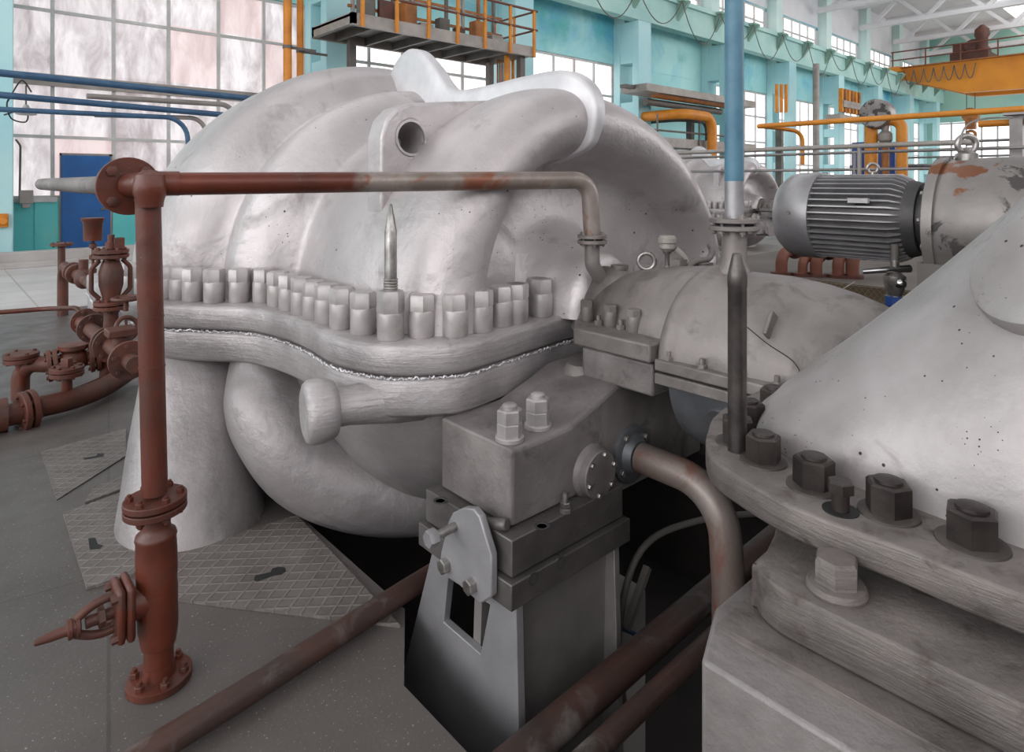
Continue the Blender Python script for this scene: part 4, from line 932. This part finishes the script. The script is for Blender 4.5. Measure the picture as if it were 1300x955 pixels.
# ---- oil fitting on the bearing cover
of_ = thing('oil_fitting', 'small steel oil fitting with a lever and bent tube behind the eyebolt', 'fitting', (2.46,1.66,1.24))
c = atd(847, 309, 2.86); k = .00349
MB().lathe(c, (0,0,1), [(-.035,.02),(-.02,.036),(.0,.034),(.004,.042),(.024,.042),(.026,.036),(.034,.034),(.035,0)], 20).build('head', 'grey_steel', of_)
MB().lathe(c, (0,0,1), [(-.13,.02),(-.11,.02),(-.10,.01),(-.05,.012),(-.035,.024)], 16).build('neck', 'steel', of_)
MB().tube([c+V((.03,-.02,-.025)), c+V((.06,-.05,-.06)), c+V((.075,-.075,-.135))], [.016,.012,.012], 10).build('lever', 'grey_steel', of_)
MB().tube(curve([atd(873,350,2.8), atd(877,336,2.85), atd(888,331,2.9), atd(899,329,2.95), atd(904,320,3.0), atd(901,312,3.05)], 6), .014, 10).build('tube', 'housing', of_)
MB().obox(atd(893,342,2.9), (.035,0,0), (0,.03,0), (0,0,.03)).build('bracket', 'housing', of_); MB().obox(atd(862,338,2.85), (.03,0,0), (0,.025,0), (0,0,.03)).build('bracket', 'housing', of_)
# ================================================================== far compressor, seen past the blue pole
fc = copy_tree(cas); fc.location = cas.location+V((11.9, 5.2, 0))
fc['label'] = 'pale far compressor with a row of flange nuts behind the blue pole'
fb = tag(MB().box((12.6,6.2,0), (16.5,10.5,.1)).build('machine_plinth', 'grey_steel'), 'low grey plinth under the far compressor behind the blue pole', 'plinth')
gr_ = thing('guard_rail', 'thin grey guard rail around the far compressor', 'railing', (8.9,3.4,.95))
for z in (2.02, 1.80): MB().cyl((8.9,-.5,z), (8.9,7.2,z), .02, 10).build('rail', 'rail_grey', gr_)
for y in (-.4, 1.4, 3.2, 5.0, 6.8): MB().cyl((8.9,y,.0), (8.9,y,2.02), .02, 10).build('post', 'rail_grey', gr_)
MB().tube(bent([V((8.9,7.2,2.02)), V((9.6,7.2,2.02)), V((9.6,7.2,.0))], .15, 5), .02, 10).build('end_rail', 'rail_grey', gr_)
gp = tag(MB().cyl((8.5,1.9,2.08), (8.5,5.6,2.08), .03, 12).cyl((8.5,1.9,2.08),(8.5,1.8,2.08),.04,12).cyl((8.5,3,0),(8.5,3,2.08),.025,10).build('grey_pipe', 'grey_steel'), 'straight grey pipe end above the guard rail over the finned motor', 'pipe')
# ================================================================== blue pipes at the left wall
Y0 = 12.0
def bl(pts, r, label, rad=.35, mat='blue_pipe'):
    return tag(MB().tube(bent(pts, rad, 7), r, 14).build('blue_pipe', mat), label, 'pipe')
bl([V((-14,Y0,aty(-40,88.5,Y0).z)), aty(-40,88.5,Y0), aty(345,128,Y0)], .055, 'topmost and thickest of the blue pipes across the left window')
bl([V((-14,Y0,aty(-40,117,Y0).z)), aty(-40,117,Y0), aty(285,146,Y0)], .05, 'second blue pipe from the top across the left window')
bl([V((-14,Y0,aty(-40,137,Y0).z)), aty(-40,137,Y0), aty(236,150,Y0), aty(241,205,Y0)], .04, 'lowest blue pipe across the left window, turning down at its end')
bl([aty(120,146,Y0+.15), aty(259,150,Y0+.15), aty(263,185,Y0+.15)], .038, 'grey pipe beside the lowest blue pipe, turning down at its end', mat='grey_steel')
bl([aty(110,122,Y0+.2), aty(289,133,Y0+.2), aty(300,148,Y0+.2)], .045, 'dull pipe between the two upper blue pipes, bending down', mat='grey_steel')
w = curve([aty(20,118,12.6), aty(9,130,12.6), aty(14,150,12.6), aty(32,155,12.6), aty(35,145,12.6), aty(24,141,12.6), aty(5,146,12.6)], 6)
tag(MB().tube(w, .012, 6).build('wire_loop', 'black'), 'dark wire loop hanging from the blue pipes at the left edge', 'wire')
w = curve([aty(9,130,12.7), aty(24,105,12.7), aty(31,104,12.7), aty(40,117,12.7)], 6)
tag(MB().tube(w, .012, 6).build('wire_loop', 'black'), 'dark wire arch standing over the second blue pipe at the left edge', 'wire')
lm = thing('wall_lamp', 'small round hanging lamp by the left edge of the window', 'lamp', aty(35,134,12.4))
o = aty(33,137,12.4); MB().lathe(o, (0,0,-1), [(-.05,.03),(0,.05),(.06,.12),(.1,.14),(.11,.1)], 18).build('shade', 'frame', lm); MB().cyl(o, o+V((0,0,.35)), .012, 8).build('stem', 'grey_dark', lm)
b = MB().tube(bent([aty(25,250,16.9), aty(26,185,16.9), aty(20,177,16.9)], .15, 5), .02, 8); tag(b.build('conduit', 'grey_dark'), 'thin dark conduit rising from the turquoise panel', 'conduit')
tag(MB().obox(aty(33,250,16.9), (.12,0,0), (0,.08,0), (0,0,.14)).obox(aty(33,261,16.9), (.07,0,0),(0,.06,0),(0,0,.05)).build('switch_box', 'grey_steel', bevel=.01), 'small grey switch box on top of the turquoise panel', 'switch box')
tag(MB().obox(aty(2,280,15.83), (.1,0,0), (0,.08,0), (0,0,.13)).cyl(aty(4,281,15.8), aty(4,281,15.6), .07, 14).build('call_box', 'orange', bevel=.01), 'small orange box on the pale blue column at the left edge', 'box')
# ================================================================== orange vertical pipes by the first column
for u, r, y, lb in ((365,.10,15.2,'left one of the two orange vertical pipes beside the blue column'), (381,.085,15.5,'right one of the two orange vertical pipes beside the blue column')):
    p = aty(u, 50, y); o = thing('orange_pipe', lb, 'pipe', (p.x,p.y,0), 'orange vertical pipes at the first column')
    MB().cyl((p.x,p.y,0), (p.x,p.y,13), r, 18).build('pipe', 'orange', o)
    MB().lathe((p.x,p.y,4.85), (0,0,1), [(0,r*1.15),(.08,r*1.15)], 18).obox((p.x+.35,p.y+.05,4.9), (.4,0,0), (0,.02,0), (0,0,.03)).build('clamp', 'grey_dark', o)
# ================================================================== platform with orange railing
PY = 13.5; pl = thing('gantry_platform', 'grey steel platform with orange railing in front of the window', 'platform', (10.4,14.5,5.2))
MB().box((7.3,PY,5.27), (13.2,PY+.12,5.56)).box((7.3,15.5,5.27),(13.2,15.6,5.56)).box((7.3,PY,5.3),(7.42,15.6,5.56)).box((13.1,PY,5.3),(13.2,15.6,5.56)).build('edge_beam', 'grey_steel', pl)
MB().box((7.3,PY+.1,5.48), (13.15,15.55,5.54)).build('deck', 'grey_dark', pl)
for x in [7.9+.85*k for k in range(6)]: MB().box((x,PY+.1,5.28), (x+.07,15.5,5.48)).build('joist', 'grey_dark', pl)
pxs = [7.55+.93*k for k in range(7)]
for x in pxs: MB().box((x-.04,PY-.06,5.25), (x+.04,PY,6.6)).build('rail_post', 'orange', pl)
for z, m, nm in ((6.6,'maroon','hand_rail'),(6.05,'maroon','mid_rail')):
    MB().cyl((7.5,PY-.03,z), (13.25,PY-.03,z), .035, 10).build(nm, m, pl)
    MB().cyl((13.2,PY-.03,z), (13.2,15.3,z), .03, 10).build(nm, m, pl)
for y in (14.4, 15.3): MB().box((13.17,y-.03,5.3), (13.23,y+.03,6.6)).build('rail_post', 'orange', pl)
for x, y in ((8.2,15.2),(12.9,15.2),(12.9,13.8)): MB().box((x-.09,y-.09,0), (x+.09,y+.09,5.3)).build('column', 'grey_dark', pl)
sc_ = thing('switchgear', 'grey and orange switchgear frame standing on the steel platform', 'machinery', (10,14.7,5.54))
rg = random.Random(5)
for k in range(9):
    x = 7.9+.58*k; b = MB().box((x,14.6,5.54), (x+.07,14.7,7.6)); b.build('upright', ('grey_steel','orange_dull','grey_dark')[k % 3], sc_)
for z in (6.0,6.5,7.1): MB().box((7.8,14.62,z), (12.9,14.68,z+.07)).build('cross_bar', 'orange_dull', sc_)
for k in range(8):
    x = 8.0+.6*k; MB().box((x,14.2+rg.random()*.3,5.6), (x+.3+rg.random()*.15,14.6,5.85+rg.random()*.5)).build('cabinet', ('grey_dark','rust_dark','orange_dull','grey_steel')[k % 4], sc_, bevel=.02)
for x, y, r, lb in ((12.55,14.0,.09,'thickest of the orange pipes hanging below the steel platform'),(13.05,14.3,.05,'thin orange pipe below the steel platform corner'),(13.5,14.3,.04,'thin orange pipe just right of the steel platform corner')):
    tag(MB().cyl((x,y,0), (x,y,5.3), r, 14).build('orange_pipe', 'orange'), lb, 'pipe', 'orange pipes below the steel platform')
b = MB()
for k in range(4): b.cyl((12.7+.09*k,14.6,0), (12.7+.09*k,14.6,5.3), .025, 8)
tag(b.build('cable_run', 'orange_dull'), 'bundle of thin dull orange conduits under the steel platform', 'conduit bundle')
# ================================================================== two-level pipe bridge behind the casing
def deckbar(name, u0, v0, u1, v1, y, h, dep, mat, root):
    a, c = aty(u0, v0, y), aty(u1, v1, y); z = (a.z+c.z)/2
    return MB().box((a.x,y,z-h), (c.x,y+dep,z)).build(name, mat, root)
pb = thing('pipe_bridge', 'two-level brown-grey pipe bridge in front of the turquoise wall', 'pipe bridge', (26,14.8,0))
deckbar('upper_deck', 821, 104, 960, 130, 14.4, .28, 1.2, 'grey_steel', pb)
deckbar('lower_deck', 836, 172, 960, 185, 14.4, .36, 1.2, 'grey_steel', pb)
a = aty(836,115,14.6); c = aty(930,131,14.6); z = (a.z+c.z)/2
MB().cyl((a.x,14.8,z-.05), (c.x,14.8,z-.05), .2, 16).build('wrapped_pipe', 'orange_dull', pb, label='brown lagged pipe')
MB().cyl((a.x,15.2,z-.35), (c.x,15.2,z-.35), .14, 14).build('lower_pipe', 'grey_dark', pb)
a = aty(826,162,14.3); c = aty(925,175,14.3); z = (a.z+c.z)/2
MB().cyl((a.x,14.35,z), (c.x,14.35,z), .04, 8).build('hand_rail', 'grey_dark', pb)
for x in (a.x+.5, a.x+3.4): MB().cyl((x,14.35,z-.5), (x,14.35,z+.6), .035, 8).build('rail_post', 'grey_dark', pb)
MB().box((31,14.5,0), (31.25,14.8,4.2)).build('leg', 'grey_dark', pb); MB().box((24.3,15.3,0),(24.55,15.55,4.5)).build('leg', 'grey_dark', pb)
tag(MB().box((19.3,14.9,5.15), (23.2,15.2,5.27)).build('plank', 'grey_dark'), 'narrow brown plank walkway left of the pipe bridge', 'plank')
for dx, dy, m, lb in ((0,0,'orange','thick orange pipe bending down through the pipe bridge'),(1.0,.7,'grey_dark','dark pipe bending down behind the thick orange one')):
    a = aty(866,144,14.1)+V((dx,dy,0)); c = aty(904,150,14.1)+V((dx,dy,0))
    tag(MB().tube(bent([V((a.x,16.8,a.z)), V((a.x,14.1+dy,a.z)), V((c.x,14.1+dy,a.z)), V((c.x,14.1+dy,0))], .55, 8), .2, 18).build('bent_pipe', m), lb, 'pipe')
tag(MB().torus((17.8,11.4,1.75), (.4,1,0), .62, .12, 28, 10).cyl((17.8,11.4,0),(17.8,11.4,1.2),.12,14).build('pipe_bend', 'rust'), 'reddish pipe bend just right of the casing shoulder', 'pipe bend')
# orange pipes inside the lattice columns
for u, lb in ((986,'left one of three short orange pipes in the column opening'),(992,'middle one of three short orange pipes in the column opening'),(998,'right one of three short orange pipes in the column opening')):
    p = aty(u, 125, 15.82); tag(MB().cyl((p.x,p.y,p.z-.75), (p.x,p.y,p.z+.75), .09, 12).build('orange_pipe', 'orange'), lb, 'pipe', 'orange pipes in the column opening')
rk = thing('orange_rack', 'orange steel rack of pipes high on the far columns', 'pipe rack', aty(1080,128,15.2))
a, c = aty(1070,112,15.2), aty(1092,146,15.2)
for k in range(6): x = a.x+(c.x-a.x)*k/5; MB().box((x-.12,15.2,c.z), (x+.12,15.4,a.z)).build('rack_post', 'orange_dull' if k % 2 else 'orange', rk)
MB().box((a.x,15.15,c.z+.3), (c.x,15.45,c.z+.5)).box((a.x,15.15,a.z-.9),(c.x,15.45,a.z-.7)).box((a.x-1,15,c.z-.5),(c.x+1,15.8,c.z-.2)).build('rack_shelf', 'grey_steel', rk)
p = aty(1036, 150, 14.8); tag(MB().cyl((p.x,p.y,0), (p.x,p.y,8), .17, 16).build('brown_pipe', 'grey_steel'), 'tall brownish grey pipe standing between the far columns', 'pipe')
# ---- yellow overhead pipe on its post
XY = 9.0; yp = thing('yellow_pipe', 'long straight yellow pipe on a grey post above the finned motor', 'pipe', (XY,1.6,0))
za = 2.45
MB().cyl((XY,4.55,za), (XY,-1.5,za), .036, 14).tube(bent([V((XY,4.55,za)), V((XY+.5,4.5,za)), V((XY+.9,4.3,za-.05)), V((XY+.9,4.3,1.9))], .18, 6), .03, 12).build('pipe', 'orange', yp)
MB().cyl((XY+.3,1.95,za-.12), (XY+.3,1.2,za-.12), .04, 12).build('short_pipe', 'orange', yp)
MB().box((XY+.08,1.5,0), (XY+.2,1.62,za-.04)).box((XY-.05,1.2,za-.06),(XY+.35,1.66,za-.035)).build('post', 'rail_grey', yp)
# ---- large orange pipes with blue cabinets
XB = 22.0
def by(u, v): return atx(u, v, XB)
op = thing('orange_header', 'thick orange vertical pipe with a round grey drum on top', 'pipe', (by(1106,215).x, by(1106,215).y, 0))
p = by(1106,150); MB().cyl((XB,p.y,0), (XB,p.y,p.z+.1), .19, 20).build('pipe', 'orange', op)
o = V((XB,p.y-.2,p.z+.1)); MB().lathe(o+V((-.35,0,0)), (1,0,0), [(0,0),(0,.42),(.06,.46),(.5,.46),(.56,.3),(.7,.3)], 28).build('drum', 'gearbox', op)
a, c = by(1128,152), by(1145,153)
tag(MB().tube(bent([V((XB,a.y+.3,a.z)), V((XB,c.y,a.z-.05)), V((XB,c.y,0))], .3, 8), .16, 18).build('orange_bend', 'orange'), 'orange pipe bending down right of the thick one with the drum', 'pipe')
p = by(1124,170); vb = thing('stack_valve', 'grey valve on an orange stub between the two thick orange pipes', 'valve', (XB,p.y,0))
MB().lathe((XB,p.y,p.z), (0,0,1), [(-.3,.12),(-.2,.2),(0,.2),(.1,.1),(.3,.12),(.45,.06)], 16).build('valve_body', 'grey_steel', vb); MB().cyl((XB,p.y,0), (XB,p.y,p.z-.3), .11, 14).build('stub', 'orange_dull', vb)
for (u0, u1), lb in (((1081,1098),'blue cabinet left of the thick orange pipe'),((1114,1136),'blue cabinet between the thick orange pipes')):
    a, c = atx(u0,181,24.5), atx(u1,222,24.5); y0, y1 = sorted((a.y,c.y))
    b = thing('blue_cabinet', lb, 'cabinet', (24.7,(y0+y1)/2,0), 'blue cabinets'); MB().box((24.5,y0,0), (25.3,y1,a.z)).build('body', 'panel_blue', b, bevel=.02)
    MB().box((24.47,y0+.05,.2), (24.5,y1-.05,a.z-.12)).build('door', 'panel_blue', b, bevel=.005)
    MB().box((24.44,y0+.1,a.z*.5), (24.47,y0+.16,a.z*.5+.2)).build('handle', 'grey_dark', b)
for k, (x, z, r, lb) in enumerate(((30,3.2,.05,'upper thin pale pipe across the bright end windows'),(28,2.55,.04,'lower thin pale pipe across the bright end windows'),(26,2.2,.06,'lowest grey pipe across the bright end windows'))):
    tag(MB().cyl((x,-4,z), (x,9.5,z), r, 10).cyl((x,9.3,0),(x,9.3,z),r,10).cyl((x,1,0),(x,1,z),r,10).build('far_pipe', 'rail_grey'), lb, 'pipe')
fm = thing('far_machine', 'pale grey rounded machine behind the gear housing at the right edge', 'machine', (13.5,1.0,0))
MB().lathe((13.5,-1.2,1.25), (0,1,0), [(0,.2),(.05,.7),(.4,.85),(1.6,.85),(2.2,.75),(2.6,.6),(2.65,.2)], 36).build('body', 'white_mach', fm); MB().box((12.8,-1,0), (14.2,1.2,.8)).build('base', 'grey_steel', fm)
# ================================================================== overhead crane
XC = 53.0; cr_ = thing('bridge_crane', 'orange overhead bridge crane with a railing and a trolley', 'crane', (XC,16.0,9.6))
pr = [(16.6,9.95),(16.6,9.25),(15.3,8.95),(12.0,7.75),(-6,7.5),(-6,9.95)]
MB().prism(pr, (XC,0,0), (0,1,0), (0,0,1), (1,0,0), 0, .5).build('girder', 'crane', cr_)
MB().prism(pr, (XC+3,0,0), (0,1,0), (0,0,1), (1,0,0), 0, .5).build('girder', 'crane', cr_)
MB().box((XC-.6,15.8,9.62), (XC+4,16.6,10.0)).build('end_carriage', 'crane', cr_)
for k in range(10): y = 16.3-2.1*k; MB().cyl((XC-.3,y,9.9), (XC-.3,y,11.1), .05, 8).build('rail_post', 'maroon', cr_)
for z in (11.1, 10.5): MB().cyl((XC-.3,16.4,z), (XC-.3,-4,z), .05, 8).build('hand_rail', 'maroon', cr_)
MB().box((XC-.35,-4,9.9), (XC+.2,16.3,9.97)).build('walkway', 'orange_dull', cr_)
tr = thing('crane_trolley', 'dark hoist trolley standing on the orange crane bridge', 'hoist trolley', (XC+1.5,11.7,9.95))
MB().box((XC,10.6,9.97), (XC+3.4,12.8,10.5)).cyl((XC+.2,11.5,10.9),(XC+3,11.5,10.9),.5,18).box((XC+.3,12.0,10.5),(XC+1.2,12.7,11.2)).build('frame', 'rust_dark', tr)
MB().lathe((XC+.3,11.0,10.5), (0,0,1), [(0,.35),(.9,.35),(1.1,.45),(1.5,.42),(1.8,.1)], 14).build('motor', 'rust_dark', tr)
hk = thing('crane_hook', 'orange hook block hanging below the crane bridge', 'hook', (XC+1.5,11.7,6))
for dy in (-.25,.25): MB().cyl((XC+1.5,11.9+dy,6.6), (XC+1.5,11.9+dy,10.1), .03, 6).build('rope', 'grey_dark', hk)
MB().lathe((XC+1.2,11.9,6.3), (1,0,0), [(0,.0),(0,.5),(.6,.5),(.6,0)], 20).box((XC+1.3,11.6,5.3),(XC+1.7,12.2,6.0)).torus((XC+1.5,11.9,4.9),(1,0,0),.28,.1,18,8,.5,5.6).build('block', 'orange_dull', hk)
for k in range(7):
    y0 = 15.6-.62*k; n = 10
    tag(MB().tube([V((XC-.15,y0-.62*j/n,9.7-4*1.0*(j/n)*(1-j/n))) for j in range(n+1)], .035, 6).build('festoon_cable', 'grey_dark'), 'dark cable loop on the orange crane girder, %s from its wall end' % ORD[k], 'cable', 'cable loops on the crane girder')
EXPO = .45
# ================================================================== camera, light
cam = bpy.data.cameras.new('camera'); co = bpy.data.objects.new('camera', cam); COL.objects.link(co)
co.location = EYE; co.rotation_euler = (PI/2, 0, -math.asin(FW.x))
cam.sensor_width = 36; cam.lens = FOC/1300*36; cam.shift_y = -(477.5-230)/1300; cam.clip_end = 300; cam.clip_start = .02
SC.camera = co
w = bpy.data.worlds.new('daylight'); SC.world = w; w.use_nodes = True
bg = w.node_tree.nodes['Background']; bg.inputs[0].default_value = (.93, .96, 1, 1); bg.inputs[1].default_value = .3
SC.view_settings.view_transform = 'Standard'; SC.view_settings.look = 'None'; SC.view_settings.gamma = 1; SC.view_settings.use_curve_mapping = False
SC.view_settings.exposure = EXPO if 'EXPO' in globals() else 0
